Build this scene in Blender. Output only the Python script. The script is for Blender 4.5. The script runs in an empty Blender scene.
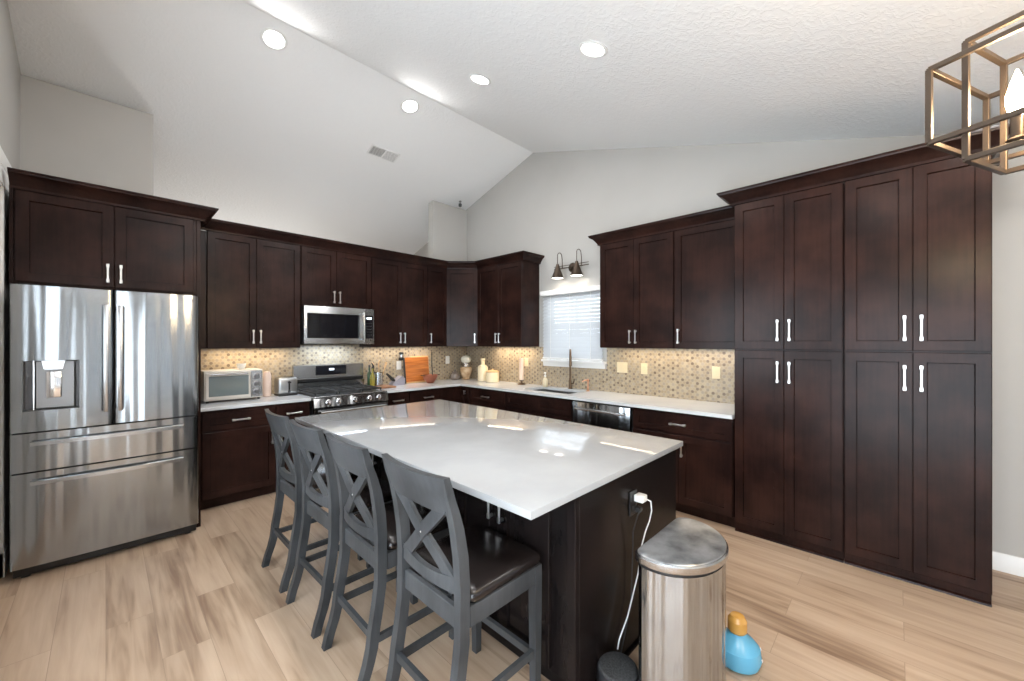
import bpy, bmesh, math, random
from mathutils import Vector, Matrix
random.seed(7)
PI = math.pi
SC = bpy.context.scene
COL = SC.collection

# ------------------------------------------------------------------ camera, world, light, exposure
cam_d = bpy.data.cameras.new('camera')
cam = bpy.data.objects.new('camera', cam_d)
COL.objects.link(cam)
cam.location = (-4.071, -4.972, 1.49)
cam.rotation_euler = (PI / 2, 0, math.radians(44.2 - 90))
cam_d.sensor_width = 36.0
cam_d.lens = 395.21 / 1024 * 36
cam_d.shift_y = 1.5 / 1024
cam_d.clip_start = 0.02
SC.camera = cam

world = bpy.data.worlds.new('world')
SC.world = world
world.use_nodes = True
wn = world.node_tree.nodes['Background']
wn.inputs['Color'].default_value = (0.80, 0.905, 1.0, 1)
wn.inputs['Strength'].default_value = 5.6

vs = SC.view_settings
vs.view_transform = 'Standard'
vs.look = 'None'
vs.gamma = 1.0
vs.use_curve_mapping = False
vs.exposure = 1.12
SC.cycles.use_denoising = True
SC.cycles.max_bounces = 10
SC.cycles.diffuse_bounces = 6
SC.cycles.glossy_bounces = 5
SC.cycles.transparent_max_bounces = 12
SC.cycles.sample_clamp_indirect = 8.0
SC.cycles.caustics_reflective = False
SC.cycles.caustics_refractive = False


def lamp(name, kind, loc, power, color=(1, 1, 1), rot=(0, 0, 0), size=0.1, size_y=None, radius=None, spot=None):
    d = bpy.data.lights.new(name, kind)
    d.energy = power
    d.color = color
    if kind == 'AREA':
        if size_y:
            d.shape = 'RECTANGLE'
            d.size = size
            d.size_y = size_y
        else:
            d.shape = 'DISK'
            d.size = size
    if radius is not None:
        d.shadow_soft_size = radius
    if spot:
        d.spot_size = spot
        d.spot_blend = 0.8
    o = bpy.data.objects.new(name, d)
    COL.objects.link(o)
    o.location = loc
    o.rotation_euler = rot
    return o


SLOPE_L = 0.309
SLOPE_R = 0.300
RY, RZ = -1.416, 4.075


def ceil_z(y):
    return RZ - SLOPE_L * (y - RY) if y > RY else RZ - SLOPE_R * (RY - y)


DOWN_P = 5.8
# ------------------------------------------------------------------ materials


def new_mat(name, color=(0.8, 0.8, 0.8), rough=0.5, metal=0.0, **kw):
    m = bpy.data.materials.new(name)
    m.use_nodes = True
    p = m.node_tree.nodes['Principled BSDF']
    p.inputs['Base Color'].default_value = (*color, 1)
    p.inputs['Roughness'].default_value = rough
    p.inputs['Metallic'].default_value = metal
    for k, v in kw.items():
        p.inputs[k].default_value = v
    return m


def nt(m):
    n = m.node_tree
    return n, n.nodes, n.links, n.nodes['Principled BSDF']


def add_noise_color(m, c1, c2, scale=5, stretch=(1, 1, 1), detail=3, lo=0.3, hi=0.7, coord='Object', bump=0.0, bump_dist=0.01):
    n, N, L, p = nt(m)
    tc = N.new('ShaderNodeTexCoord')
    mp = N.new('ShaderNodeMapping')
    mp.inputs['Scale'].default_value = stretch
    L.new(tc.outputs[coord], mp.inputs['Vector'])
    nz = N.new('ShaderNodeTexNoise')
    nz.inputs['Scale'].default_value = scale
    nz.inputs['Detail'].default_value = detail
    L.new(mp.outputs[0], nz.inputs['Vector'])
    cr = N.new('ShaderNodeValToRGB')
    cr.color_ramp.elements[0].position = lo
    cr.color_ramp.elements[0].color = (*c1, 1)
    cr.color_ramp.elements[1].position = hi
    cr.color_ramp.elements[1].color = (*c2, 1)
    L.new(nz.outputs['Fac'], cr.inputs['Fac'])
    L.new(cr.outputs['Color'], p.inputs['Base Color'])
    if bump:
        b = N.new('ShaderNodeBump')
        b.inputs['Strength'].default_value = bump
        b.inputs['Distance'].default_value = bump_dist
        L.new(nz.outputs['Fac'], b.inputs['Height'])
        L.new(b.outputs['Normal'], p.inputs['Normal'])
    return m


M = {}
M['wall'] = add_noise_color(new_mat('wall_paint', rough=0.75), (0.44, 0.425, 0.40), (0.465, 0.45, 0.425), scale=1.5)
M['white'] = add_noise_color(new_mat('white_trim_paint', rough=0.4), (0.80, 0.80, 0.79), (0.83, 0.83, 0.82), scale=2)
M['plastic_white'] = new_mat('white_plastic', (0.80, 0.79, 0.76), 0.35)
M['plastic_black'] = new_mat('black_plastic', (0.012, 0.012, 0.013), 0.35)
M['black_glass'] = new_mat('black_glass', (0.008, 0.008, 0.010), 0.06)
M['nickel'] = new_mat('brushed_nickel', (0.74, 0.72, 0.69), 0.28, 1.0)
M['chrome'] = new_mat('polished_metal', (0.85, 0.85, 0.86), 0.12, 1.0)
M['bronze'] = new_mat('aged_bronze', (0.13, 0.085, 0.055), 0.35, 1.0)
M['dark_bronze'] = new_mat('dark_bronze', (0.085, 0.062, 0.046), 0.42, 0.8)
M['rubber'] = new_mat('dark_rubber', (0.02, 0.02, 0.02), 0.7)


def ceiling_mat():
    m = new_mat('knockdown_ceiling', (0.88, 0.885, 0.885), 0.85)
    n, N, L, p = nt(m)
    tc = N.new('ShaderNodeTexCoord')
    nz = N.new('ShaderNodeTexNoise')
    nz.inputs['Scale'].default_value = 24
    nz.inputs['Detail'].default_value = 5
    nz.inputs['Distortion'].default_value = 1.2
    L.new(tc.outputs['Object'], nz.inputs['Vector'])
    r = N.new('ShaderNodeValToRGB')
    r.color_ramp.elements[0].position = 0.45
    r.color_ramp.elements[1].position = 0.6
    L.new(nz.outputs['Fac'], r.inputs['Fac'])
    b = N.new('ShaderNodeBump')
    b.inputs['Strength'].default_value = 0.2
    b.inputs['Distance'].default_value = 0.006
    L.new(r.outputs['Color'], b.inputs['Height'])
    L.new(b.outputs['Normal'], p.inputs['Normal'])
    return m


M['ceiling'] = ceiling_mat()


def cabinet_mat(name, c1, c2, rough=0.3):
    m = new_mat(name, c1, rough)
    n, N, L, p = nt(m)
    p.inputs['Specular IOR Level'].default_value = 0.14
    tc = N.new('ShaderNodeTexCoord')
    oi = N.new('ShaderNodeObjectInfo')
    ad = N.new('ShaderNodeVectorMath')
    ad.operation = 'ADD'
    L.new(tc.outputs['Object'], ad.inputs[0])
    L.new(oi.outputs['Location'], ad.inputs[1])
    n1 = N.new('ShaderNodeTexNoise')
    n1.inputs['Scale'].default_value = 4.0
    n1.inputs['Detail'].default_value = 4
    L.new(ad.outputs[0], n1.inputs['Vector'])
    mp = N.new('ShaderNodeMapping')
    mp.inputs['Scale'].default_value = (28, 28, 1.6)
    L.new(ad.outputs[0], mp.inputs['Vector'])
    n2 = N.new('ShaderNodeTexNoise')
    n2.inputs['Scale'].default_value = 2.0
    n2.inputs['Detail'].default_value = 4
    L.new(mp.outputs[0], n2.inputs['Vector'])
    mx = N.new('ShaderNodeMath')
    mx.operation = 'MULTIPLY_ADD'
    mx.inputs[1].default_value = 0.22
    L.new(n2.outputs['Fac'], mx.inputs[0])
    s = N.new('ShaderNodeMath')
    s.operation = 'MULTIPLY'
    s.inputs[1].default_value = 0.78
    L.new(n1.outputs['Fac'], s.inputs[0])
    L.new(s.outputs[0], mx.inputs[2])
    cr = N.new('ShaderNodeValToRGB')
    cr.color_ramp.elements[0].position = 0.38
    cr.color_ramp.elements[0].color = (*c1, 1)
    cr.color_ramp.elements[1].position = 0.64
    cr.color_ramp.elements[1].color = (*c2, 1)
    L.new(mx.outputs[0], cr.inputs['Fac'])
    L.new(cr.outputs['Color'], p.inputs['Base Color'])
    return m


M['cab'] = cabinet_mat('espresso_wood', (0.0125, 0.0060, 0.0052), (0.030, 0.0130, 0.0098), 0.26)
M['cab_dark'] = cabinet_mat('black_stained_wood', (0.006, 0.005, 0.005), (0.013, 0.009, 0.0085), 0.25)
M['stool'] = cabinet_mat('grey_stained_wood', (0.036, 0.038, 0.0405), (0.070, 0.073, 0.077), 0.42)


def steel_mat(name, col=(0.35, 0.365, 0.38), rough=0.2, sc=(9, 9, 0.5), bump=0.25, dist=0.02):
    m = new_mat(name, col, rough, 1.0)
    n, N, L, p = nt(m)
    tc = N.new('ShaderNodeTexCoord')
    mp = N.new('ShaderNodeMapping')
    mp.inputs['Scale'].default_value = sc
    L.new(tc.outputs['Object'], mp.inputs['Vector'])
    nz = N.new('ShaderNodeTexNoise')
    nz.inputs['Scale'].default_value = 1.0
    nz.inputs['Detail'].default_value = 1.0
    L.new(mp.outputs[0], nz.inputs['Vector'])
    b = N.new('ShaderNodeBump')
    b.inputs['Strength'].default_value = bump
    b.inputs['Distance'].default_value = dist
    L.new(nz.outputs['Fac'], b.inputs['Height'])
    L.new(b.outputs['Normal'], p.inputs['Normal'])
    # fine brushing modulates roughness
    mp2 = N.new('ShaderNodeMapping')
    mp2.inputs['Scale'].default_value = (3, 3, 260)
    L.new(tc.outputs['Object'], mp2.inputs['Vector'])
    n2 = N.new('ShaderNodeTexNoise')
    n2.inputs['Scale'].default_value = 1.0
    L.new(mp2.outputs[0], n2.inputs['Vector'])
    mr = N.new('ShaderNodeMapRange')
    mr.inputs['To Min'].default_value = rough * 0.8
    mr.inputs['To Max'].default_value = rough * 1.3
    L.new(n2.outputs['Fac'], mr.inputs['Value'])
    L.new(mr.outputs[0], p.inputs['Roughness'])
    return m


M['steel'] = steel_mat('brushed_steel', rough=0.16, sc=(11, 11, 0.4), bump=0.5, dist=0.02)
M['steel_can'] = steel_mat('bin_steel', (0.42, 0.45, 0.48), 0.14, (22, 22, 0.15), 0.9, .03)
M['steel_plain'] = new_mat('satin_steel', (0.50, 0.51, 0.52), 0.25, 1.0)


def floor_mat():
    m = new_mat('oak_plank_floor', (0.5, 0.4, 0.3), 0.42)
    n, N, L, p = nt(m)
    tc = N.new('ShaderNodeTexCoord')
    mp = N.new('ShaderNodeMapping')
    mp.inputs['Rotation'].default_value = (0, 0, PI / 2)
    L.new(tc.outputs['Object'], mp.inputs['Vector'])
    br = N.new('ShaderNodeTexBrick')
    br.offset = 0.37
    br.inputs['Scale'].default_value = 1.0
    br.inputs['Mortar Size'].default_value = 0.0010
    br.inputs['Mortar Smooth'].default_value = 0.1
    br.inputs['Brick Width'].default_value = 1.25
    br.inputs['Row Height'].default_value = 0.185
    br.inputs['Color1'].default_value = (0, 0, 0, 1)
    br.inputs['Color2'].default_value = (1, 1, 1, 1)
    br.inputs['Mortar'].default_value = (0.5, 0.5, 0.5, 1)
    L.new(mp.outputs[0], br.inputs['Vector'])
    # grain along the plank (world Y)
    off = N.new('ShaderNodeVectorMath')
    off.operation = 'MULTIPLY_ADD'
    off.inputs[1].default_value = (7, 13, 3)
    L.new(br.outputs['Color'], off.inputs[0])
    L.new(tc.outputs['Object'], off.inputs[2])
    mg = N.new('ShaderNodeMapping')
    mg.inputs['Scale'].default_value = (26, 1.6, 1)
    L.new(off.outputs[0], mg.inputs['Vector'])
    g = N.new('ShaderNodeTexNoise')
    g.inputs['Scale'].default_value = 1.0
    g.inputs['Detail'].default_value = 6
    g.inputs['Distortion'].default_value = 0.6
    L.new(mg.outputs[0], g.inputs['Vector'])
    mg2 = N.new('ShaderNodeMapping')
    mg2.inputs['Scale'].default_value = (5, 1.1, 1)
    L.new(off.outputs[0], mg2.inputs['Vector'])
    g2 = N.new('ShaderNodeTexNoise')
    g2.inputs['Scale'].default_value = 1.0
    g2.inputs['Detail'].default_value = 3
    L.new(mg2.outputs[0], g2.inputs['Vector'])
    a1 = N.new('ShaderNodeMath')
    a1.operation = 'MULTIPLY'
    a1.inputs[1].default_value = 0.10
    L.new(br.outputs['Color'], a1.inputs[0])
    a2 = N.new('ShaderNodeMath')
    a2.operation = 'MULTIPLY_ADD'
    a2.inputs[1].default_value = 0.5
    L.new(g.outputs['Fac'], a2.inputs[0])
    L.new(a1.outputs[0], a2.inputs[2])
    a3 = N.new('ShaderNodeMath')
    a3.operation = 'MULTIPLY_ADD'
    a3.inputs[1].default_value = 0.5
    L.new(g2.outputs['Fac'], a3.inputs[0])
    L.new(a2.outputs[0], a3.inputs[2])
    cr = N.new('ShaderNodeValToRGB')
    e = cr.color_ramp.elements
    e[0].position = 0.37
    e[0].color = (0.22, 0.135, 0.085, 1)
    e[1].position = 0.74
    e[1].color = (0.54, 0.40, 0.29, 1)
    k = e.new(0.52)
    k.color = (0.42, 0.295, 0.20, 1)
    L.new(a3.outputs[0], cr.inputs['Fac'])
    mx = N.new('ShaderNodeMix')
    mx.data_type = 'RGBA'
    mx.inputs['B'].default_value = (0.27, 0.185, 0.125, 1)
    L.new(br.outputs['Fac'], mx.inputs['Factor'])
    L.new(cr.outputs['Color'], mx.inputs['A'])
    L.new(mx.outputs['Result'], p.inputs['Base Color'])
    b = N.new('ShaderNodeBump')
    b.inputs['Strength'].default_value = 0.12
    b.inputs['Distance'].default_value = 0.002
    L.new(g.outputs['Fac'], b.inputs['Height'])
    L.new(b.outputs['Normal'], p.inputs['Normal'])
    return m


M['floor'] = floor_mat()


def brightened_quartz_mat():
    m = new_mat('white_quartz_brightened', (0.7, 0.7, 0.69), 0.09)
    add_noise_color(m, (0.58, 0.60, 0.62), (0.64, 0.66, 0.68), scale=3, detail=8, lo=0.35, hi=0.6)  # same stone as the island, brightened to offset shade under the wall cabinets
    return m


M['quartz'] = brightened_quartz_mat()
M['quartz_darkened'] = add_noise_color(new_mat('white_quartz_darkened', rough=0.07, **{'Specular IOR Level': 0.35}), (0.335, 0.34, 0.345), (0.375, 0.38, 0.385), scale=3, detail=8, lo=0.35, hi=0.6)  # same white stone, colour darkened where the island top is strongly lit


def hex_mat(axis):
    """hexagon mosaic on a wall; axis = which object coordinate runs along the wall"""
    m = new_mat('hexagon_mosaic_' + axis, rough=0.3)
    n, N, L, p = nt(m)
    tc = N.new('ShaderNodeTexCoord')
    sp = N.new('ShaderNodeSeparateXYZ')
    L.new(tc.outputs['Object'], sp.inputs[0])
    cb = N.new('ShaderNodeCombineXYZ')
    L.new(sp.outputs[axis], cb.inputs['X'])
    L.new(sp.outputs['Z'], cb.inputs['Y'])
    sc = N.new('ShaderNodeVectorMath')
    sc.operation = 'SCALE'
    sc.inputs['Scale'].default_value = 1 / 0.032
    L.new(cb.outputs[0], sc.inputs[0])
    S = (1, 1.7320508, 1)
    H = (0.5, 0.8660254, 0.5)

    def vm(op, a, b):
        v = N.new('ShaderNodeVectorMath')
        v.operation = op
        for i, q in enumerate((a, b)):
            if q is None:
                continue
            if isinstance(q, tuple):
                v.inputs[i].default_value = q
            else:
                L.new(q, v.inputs[i])
        return v
    base = vm('ADD', sc.outputs[0], (200, 346.41016, 0)).outputs[0]
    A = vm('SUBTRACT', vm('MODULO', base, S).outputs[0], H).outputs[0]
    B = vm('SUBTRACT', vm('MODULO', vm('SUBTRACT', base, H).outputs[0], S).outputs[0], H).outputs[0]
    # ignore z
    A = vm('MULTIPLY', A, (1, 1, 0)).outputs[0]
    B = vm('MULTIPLY', B, (1, 1, 0)).outputs[0]
    la = vm('DOT_PRODUCT', A, A).outputs['Value']
    lb = vm('DOT_PRODUCT', B, B).outputs['Value']
    lt = N.new('ShaderNodeMath')
    lt.operation = 'LESS_THAN'
    L.new(la, lt.inputs[0])
    L.new(lb, lt.inputs[1])
    mx = N.new('ShaderNodeMix')
    mx.data_type = 'VECTOR'
    L.new(lt.outputs[0], mx.inputs['Factor'])
    L.new(B, mx.inputs[4])
    L.new(A, mx.inputs[5])
    g = mx.outputs[1]
    idv = vm('SUBTRACT', base, g).outputs[0]
    idr = vm('SNAP', vm('ADD', idv, (0.05, 0.05, 0)).outputs[0], (0.25, 0.25, 1)).outputs[0]
    wn_ = N.new('ShaderNodeTexWhiteNoise')
    wn_.noise_dimensions = '2D'
    L.new(idr, wn_.inputs['Vector'])
    sx0 = N.new('ShaderNodeSeparateXYZ')
    L.new(idv, sx0.inputs[0])

    def mt(op, a, b):
        q = N.new('ShaderNodeMath')
        q.operation = op
        for i_, w_ in enumerate((a, b)):
            if isinstance(w_, (int, float)):
                q.inputs[i_].default_value = w_
            elif w_ is not None:
                L.new(w_, q.inputs[i_])
        return q.outputs[0]
    row = mt('ROUND', mt('DIVIDE', sx0.outputs['Y'], 0.8660254), None)
    # axial q = x - row/2 ; class = (q - row) mod 3
    cls = mt('ROUND', mt('SUBTRACT', sx0.outputs['X'], mt('MULTIPLY', row, 1.5)), None)
    md = mt('MODULO', mt('ADD', cls, 30000.0), 3.0)
    dark = mt('LESS_THAN', md, 0.5)
    cr = N.new('ShaderNodeValToRGB')
    e = cr.color_ramp.elements
    e[0].color = (0.31, 0.245, 0.165, 1)
    e[1].color = (0.43, 0.355, 0.25, 1)
    L.new(wn_.outputs['Value'], cr.inputs['Fac'])
    cd = N.new('ShaderNodeValToRGB')
    e = cd.color_ramp.elements
    e[0].color = (0.15, 0.11, 0.08, 1)
    e[1].color = (0.36, 0.31, 0.25, 1)
    L.new(wn_.outputs['Value'], cd.inputs['Fac'])
    cm = N.new('ShaderNodeMix')
    cm.data_type = 'RGBA'
    L.new(dark, cm.inputs['Factor'])
    L.new(cr.outputs['Color'], cm.inputs['A'])
    L.new(cd.outputs['Color'], cm.inputs['B'])
    # distance to the hexagon's edge -> grout
    ab = vm('ABSOLUTE', g, None).outputs[0]
    d1 = vm('DOT_PRODUCT', ab, (0.5, 0.8660254, 0)).outputs['Value']
    sx = N.new('ShaderNodeSeparateXYZ')
    L.new(ab, sx.inputs[0])
    mm = N.new('ShaderNodeMath')
    mm.operation = 'MAXIMUM'
    L.new(d1, mm.inputs[0])
    L.new(sx.outputs['X'], mm.inputs[1])
    gt = N.new('ShaderNodeMath')
    gt.operation = 'GREATER_THAN'
    gt.inputs[1].default_value = 0.455
    L.new(mm.outputs[0], gt.inputs[0])
    m2 = N.new('ShaderNodeMix')
    m2.data_type = 'RGBA'
    L.new(gt.outputs[0], m2.inputs['Factor'])
    L.new(cm.outputs['Result'], m2.inputs['A'])
    m2.inputs['B'].default_value = (0.45, 0.39, 0.29, 1)
    L.new(m2.outputs['Result'], p.inputs['Base Color'])
    return m


M['hex_x'] = hex_mat('X')
M['hex_y'] = hex_mat('Y')


def emit_mat(name, col, s):
    m = new_mat(name, (0.8, 0.8, 0.8), 0.4)
    p = m.node_tree.nodes['Principled BSDF']
    p.inputs['Emission Color'].default_value = (*col, 1)
    p.inputs['Emission Strength'].default_value = s
    return m


M['led'] = emit_mat('downlight_diffuser', (1, 0.98, 0.95), 9)
M['bulb'] = emit_mat('warm_bulb', (1.0, 0.74, 0.44), 55)
M['sconce_glow'] = emit_mat('sconce_bulb', (1.0, 0.93, 0.82), 4)
M['display'] = emit_mat('display_digits', (0.7, 0.85, 1.0), 1.5)


def glass_mat(name='window_glass', tint=(1, 1, 1), gl=0.08):
    m = bpy.data.materials.new(name)
    m.use_nodes = True
    n = m.node_tree
    n.nodes.clear()
    o = n.nodes.new('ShaderNodeOutputMaterial')
    t = n.nodes.new('ShaderNodeBsdfTransparent')
    t.inputs['Color'].default_value = (*tint, 1)
    g = n.nodes.new('ShaderNodeBsdfGlossy')
    g.inputs['Roughness'].default_value = 0.02
    mx = n.nodes.new('ShaderNodeMixShader')
    mx.inputs['Fac'].default_value = gl
    n.links.new(t.outputs[0], mx.inputs[1])
    n.links.new(g.outputs[0], mx.inputs[2])
    n.links.new(mx.outputs[0], o.inputs['Surface'])
    return m


M['glass'] = glass_mat()
M['glass_dimmed'] = glass_mat('dimmed_window_glass', (.33, .34, .35))  # tint added to dim daylight from the unseen windows behind the camera
M['oil'] = new_mat('olive_oil_glass', (0.42, 0.36, 0.06), 0.1, 0, **{'Transmission Weight': 0.5})
M['blue_plastic'] = new_mat('blue_translucent_plastic', (0.16, 0.52, 0.76), 0.2, 0, **{'Transmission Weight': 0.35})


def slat_mat():
    m = bpy.data.materials.new('white_blind_slats')
    m.use_nodes = True
    n = m.node_tree
    p = n.nodes['Principled BSDF']
    p.inputs['Base Color'].default_value = (0.50, 0.515, 0.53, 1)
    p.inputs['Roughness'].default_value = 0.5
    tr = n.nodes.new('ShaderNodeBsdfTranslucent')
    tr.inputs['Color'].default_value = (0.85, 0.88, 0.92, 1)
    mx = n.nodes.new('ShaderNodeMixShader')
    mx.inputs['Fac'].default_value = 0.03
    n.links.new(p.outputs[0], mx.inputs[1])
    n.links.new(tr.outputs[0], mx.inputs[2])
    n.links.new(mx.outputs[0], n.nodes['Material Output'].inputs['Surface'])
    return m


M['slat'] = slat_mat()
M['toaster'] = new_mat('toaster_steel', (0.42, 0.43, 0.44), 0.3, 1.0)
M['leather'] = add_noise_color(new_mat('black_brown_leather', rough=0.24), (0.008, 0.006, 0.006), (0.016, 0.011, 0.010), scale=30, bump=0.02, bump_dist=0.001)
M['board'] = add_noise_color(new_mat('orange_wood', rough=0.4), (0.30, 0.075, 0.012), (0.60, 0.20, 0.04), scale=3, stretch=(1, 1, 14))
M['board_light'] = add_noise_color(new_mat('light_wood', rough=0.45), (0.55, 0.33, 0.15), (0.70, 0.47, 0.25), scale=4, stretch=(1, 1, 12))
M['board_brown'] = add_noise_color(new_mat('walnut_wood', rough=0.4), (0.20, 0.085, 0.04), (0.36, 0.17, 0.08), scale=5, stretch=(2, 12, 2))
M['copper'] = new_mat('copper', (0.62, 0.30, 0.18), 0.28, 1.0)
M['pink_ceramic'] = new_mat('blush_enamel', (0.72, 0.55, 0.46), 0.25)
M['amber_ceramic'] = add_noise_color(new_mat('amber_glaze', rough=0.2), (0.35, 0.20, 0.09), (0.68, 0.52, 0.34), scale=14)
M['cream_ceramic'] = new_mat('cream_ceramic', (0.74, 0.64, 0.44), 0.3)
M['leaf'] = new_mat('green_leaf', (0.10, 0.30, 0.04), 0.5)
M['paper'] = new_mat('white_paper', (0.78, 0.77, 0.74), 0.8)
M['mesh_black'] = add_noise_color(new_mat('black_speaker_fabric', rough=0.8), (0.008, 0.008, 0.008), (0.05, 0.05, 0.05), scale=160, bump=0.3, bump_dist=0.002)
M['oven_glass'] = new_mat('smoked_oven_glass', (0.16, 0.19, 0.19), 0.05)
M['outlet_tan'] = new_mat('cream_plastic', (0.72, 0.62, 0.42), 0.35)
M['white_foil'] = new_mat('cream_enamel', (0.62, 0.58, 0.52), 0.25)
M['lid_film'] = add_noise_color(new_mat('worn_steel_lid', rough=0.30, metal=0.8), (0.16, 0.17, 0.18), (0.52, 0.54, 0.56), scale=9, detail=6, lo=0.35, hi=0.65)

# ------------------------------------------------------------------ mesh helpers


class MB:
    def __init__(self, T=None):
        self.bm = bmesh.new()
        self.T = T

    def _v(self, co):
        co = Vector(co)
        if self.T is not None:
            co = self.T @ co
        return self.bm.verts.new(co)

    def box(self, x0, x1, y0, y1, z0, z1, bev=0.0, seg=1):
        if x0 > x1: x0, x1 = x1, x0
        if y0 > y1: y0, y1 = y1, y0
        if z0 > z1: z0, z1 = z1, z0
        v = [self._v((x, y, z)) for x in (x0, x1) for y in (y0, y1) for z in (z0, z1)]
        q = [(0, 1, 3, 2), (4, 6, 7, 5), (0, 4, 5, 1), (2, 3, 7, 6), (0, 2, 6, 4), (1, 5, 7, 3)]
        fs = [self.bm.faces.new([v[i] for i in f]) for f in q]
        if bev > 0:
            es = list({e for f in fs for e in f.edges})
            bmesh.ops.bevel(self.bm, geom=es, offset=bev, segments=seg, affect='EDGES', profile=0.5)
        return self

    def prism(self, pts, axis, a, b):
        """pts: 2D polygon; axis: 'x','y','z' extrusion axis from a to b"""
        def mk(p, t):
            if axis == 'x': return (t, p[0], p[1])
            if axis == 'y': return (p[0], t, p[1])
            return (p[0], p[1], t)
        va = [self._v(mk(p, a)) for p in pts]
        vb = [self._v(mk(p, b)) for p in pts]
        self.bm.faces.new(va)
        self.bm.faces.new(list(reversed(vb)))
        n = len(pts)
        for i in range(n):
            self.bm.faces.new([va[i], vb[i], vb[(i + 1) % n], va[(i + 1) % n]])
        return self

    def loft(self, rings, cap=True, closed=True):
        R = [[self._v(p) for p in r] for r in rings]
        n = len(R[0])
        for a, b in zip(R[:-1], R[1:]):
            for i in range(n if closed else n - 1):
                j = (i + 1) % n
                self.bm.faces.new([a[i], a[j], b[j], b[i]])
        if cap:
            self.bm.faces.new(list(reversed(R[0])))
            self.bm.faces.new(R[-1])
        return self

    def lathe(self, prof, cx=0, cy=0, n=24, cap=True, sx=1, sy=1):
        rings = [[(cx + sx * r * math.cos(2 * PI * i / n), cy + sy * r * math.sin(2 * PI * i / n), z) for i in range(n)] for r, z in prof]
        return self.loft(rings, cap)

    def tube(self, path, r, n=8, cap=True):
        P = [Vector(p) for p in path]
        rs = r if isinstance(r, (list, tuple)) else [r] * len(P)
        rings = []
        up = None
        for i, p in enumerate(P):
            d = (P[min(i + 1, len(P) - 1)] - P[max(i - 1, 0)]).normalized()
            if up is None:
                up = Vector((0, 0, 1)) if abs(d.z) < 0.9 else Vector((1, 0, 0))
            s = d.cross(up).normalized()
            u = s.cross(d).normalized()
            up = u
            rings.append([p + (s * math.cos(2 * PI * k / n) + u * math.sin(2 * PI * k / n)) * rs[i] for k in range(n)])
        return self.loft(rings, cap)

    def bar(self, a, b, w, h, up=(0, 0, 1)):
        """square bar from a to b"""
        a, b = Vector(a), Vector(b)
        d = (b - a).normalized()
        s = d.cross(Vector(up)).normalized()
        u = s.cross(d).normalized()
        def ring(p): return [p + s * w / 2 + u * h / 2, p - s * w / 2 + u * h / 2, p - s * w / 2 - u * h / 2, p + s * w / 2 - u * h / 2]
        return self.loft([ring(a), ring(b)])

    def build(self, name, mat, parent=None, loc=(0, 0, 0), rot=(0, 0, 0), smooth=30, label=None):
        bmesh.ops.recalc_face_normals(self.bm, faces=self.bm.faces)
        me = bpy.data.meshes.new(name)
        self.bm.to_mesh(me)
        self.bm.free()
        for p in me.polygons:
            p.use_smooth = True
        me.set_sharp_from_angle(angle=math.radians(smooth))
        me.materials.append(mat)
        o = bpy.data.objects.new(name, me)
        COL.objects.link(o)
        o.location = loc
        o.rotation_euler = rot
        if parent is not None:
            o.parent = parent
        if label:
            o['label'] = label
        return o


def thing(name, label, cat, loc=(0, 0, 0), rz=0.0, group=None, rot=None):
    o = bpy.data.objects.new(name, None)
    o.empty_display_size = 0.1
    COL.objects.link(o)
    o.location = loc
    o.rotation_euler = rot if rot else (0, 0, rz)
    return tag(o, label, cat, group)


def tag(o, label, cat, group=None):
    o['label'] = label
    o['category'] = cat
    if group:
        o['group'] = group
    return o


def struct(o):
    o['kind'] = 'structure'
    return o


def dup(o, parent=None):
    c = o.copy()
    COL.objects.link(c)
    c.parent = parent
    for ch in list(o.children):
        dup(ch, c)
    return c


# ------------------------------------------------------------------ room shell
XL, YB = -4.541, -7.2


def wall_x(name, xin, xout, ys, openings=(), zfun=ceil_z, mat=None):
    """wall in a plane of constant x; ys = sorted y breakpoints; openings (y0,y1,z0,z1)"""
    mb = MB()
    br = set(ys)
    for o in openings:
        br.update((o[0], o[1]))
    br = sorted(br)
    for a, b in zip(br[:-1], br[1:]):
        op = [o for o in openings if o[0] <= a + 1e-6 and o[1] >= b - 1e-6]
        za, zb = zfun(a) + 0.02, zfun(b) + 0.02
        if op:
            o = op[0]
            if o[2] > 0:
                mb.prism([(a, 0), (b, 0), (b, o[2]), (a, o[2])], 'x', xin, xout)
            mb.prism([(a, o[3]), (b, o[3]), (b, zb), (a, za)], 'x', xin, xout)
        else:
            mb.prism([(a, 0), (b, 0), (b, zb), (a, za)], 'x', xin, xout)
    return struct(mb.build(name, mat or M['wall'], smooth=10))


WIN = (-2.49, -1.66, 1.262, 2.10)
wall_x('wall_right', 0.0, 0.14, [YB - 0.14, RY, 0, 3.3], [WIN])
wall_x('wall_left', XL, XL - 0.14, [YB - 0.14, RY, -0.93, 0, 3.3], [(-1.78, -0.93, 0, 2.44), (-3.95, -2.25, 0.85, 2.25), (-6.6, -4.3, 0.0, 2.15)])
# wall behind the fridge and range: low in the middle, full height at both ends
mb = MB()
mb.box(XL, -3.76, 0, 0.12, 0, ceil_z(0.12) + 0.01)
mb.box(-3.76, -0.655, 0, 0.12, 0, 2.60)
mb.box(-0.655, 0, 0, 0.12, 0, ceil_z(0.12) + 0.01)
struct(mb.build('wall_back', M['wall'], smooth=10))
struct(MB().box(XL - .14, 0.14, 3.3, 3.42, 0, 2.75).build('wall_far', M['wall']))
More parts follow.
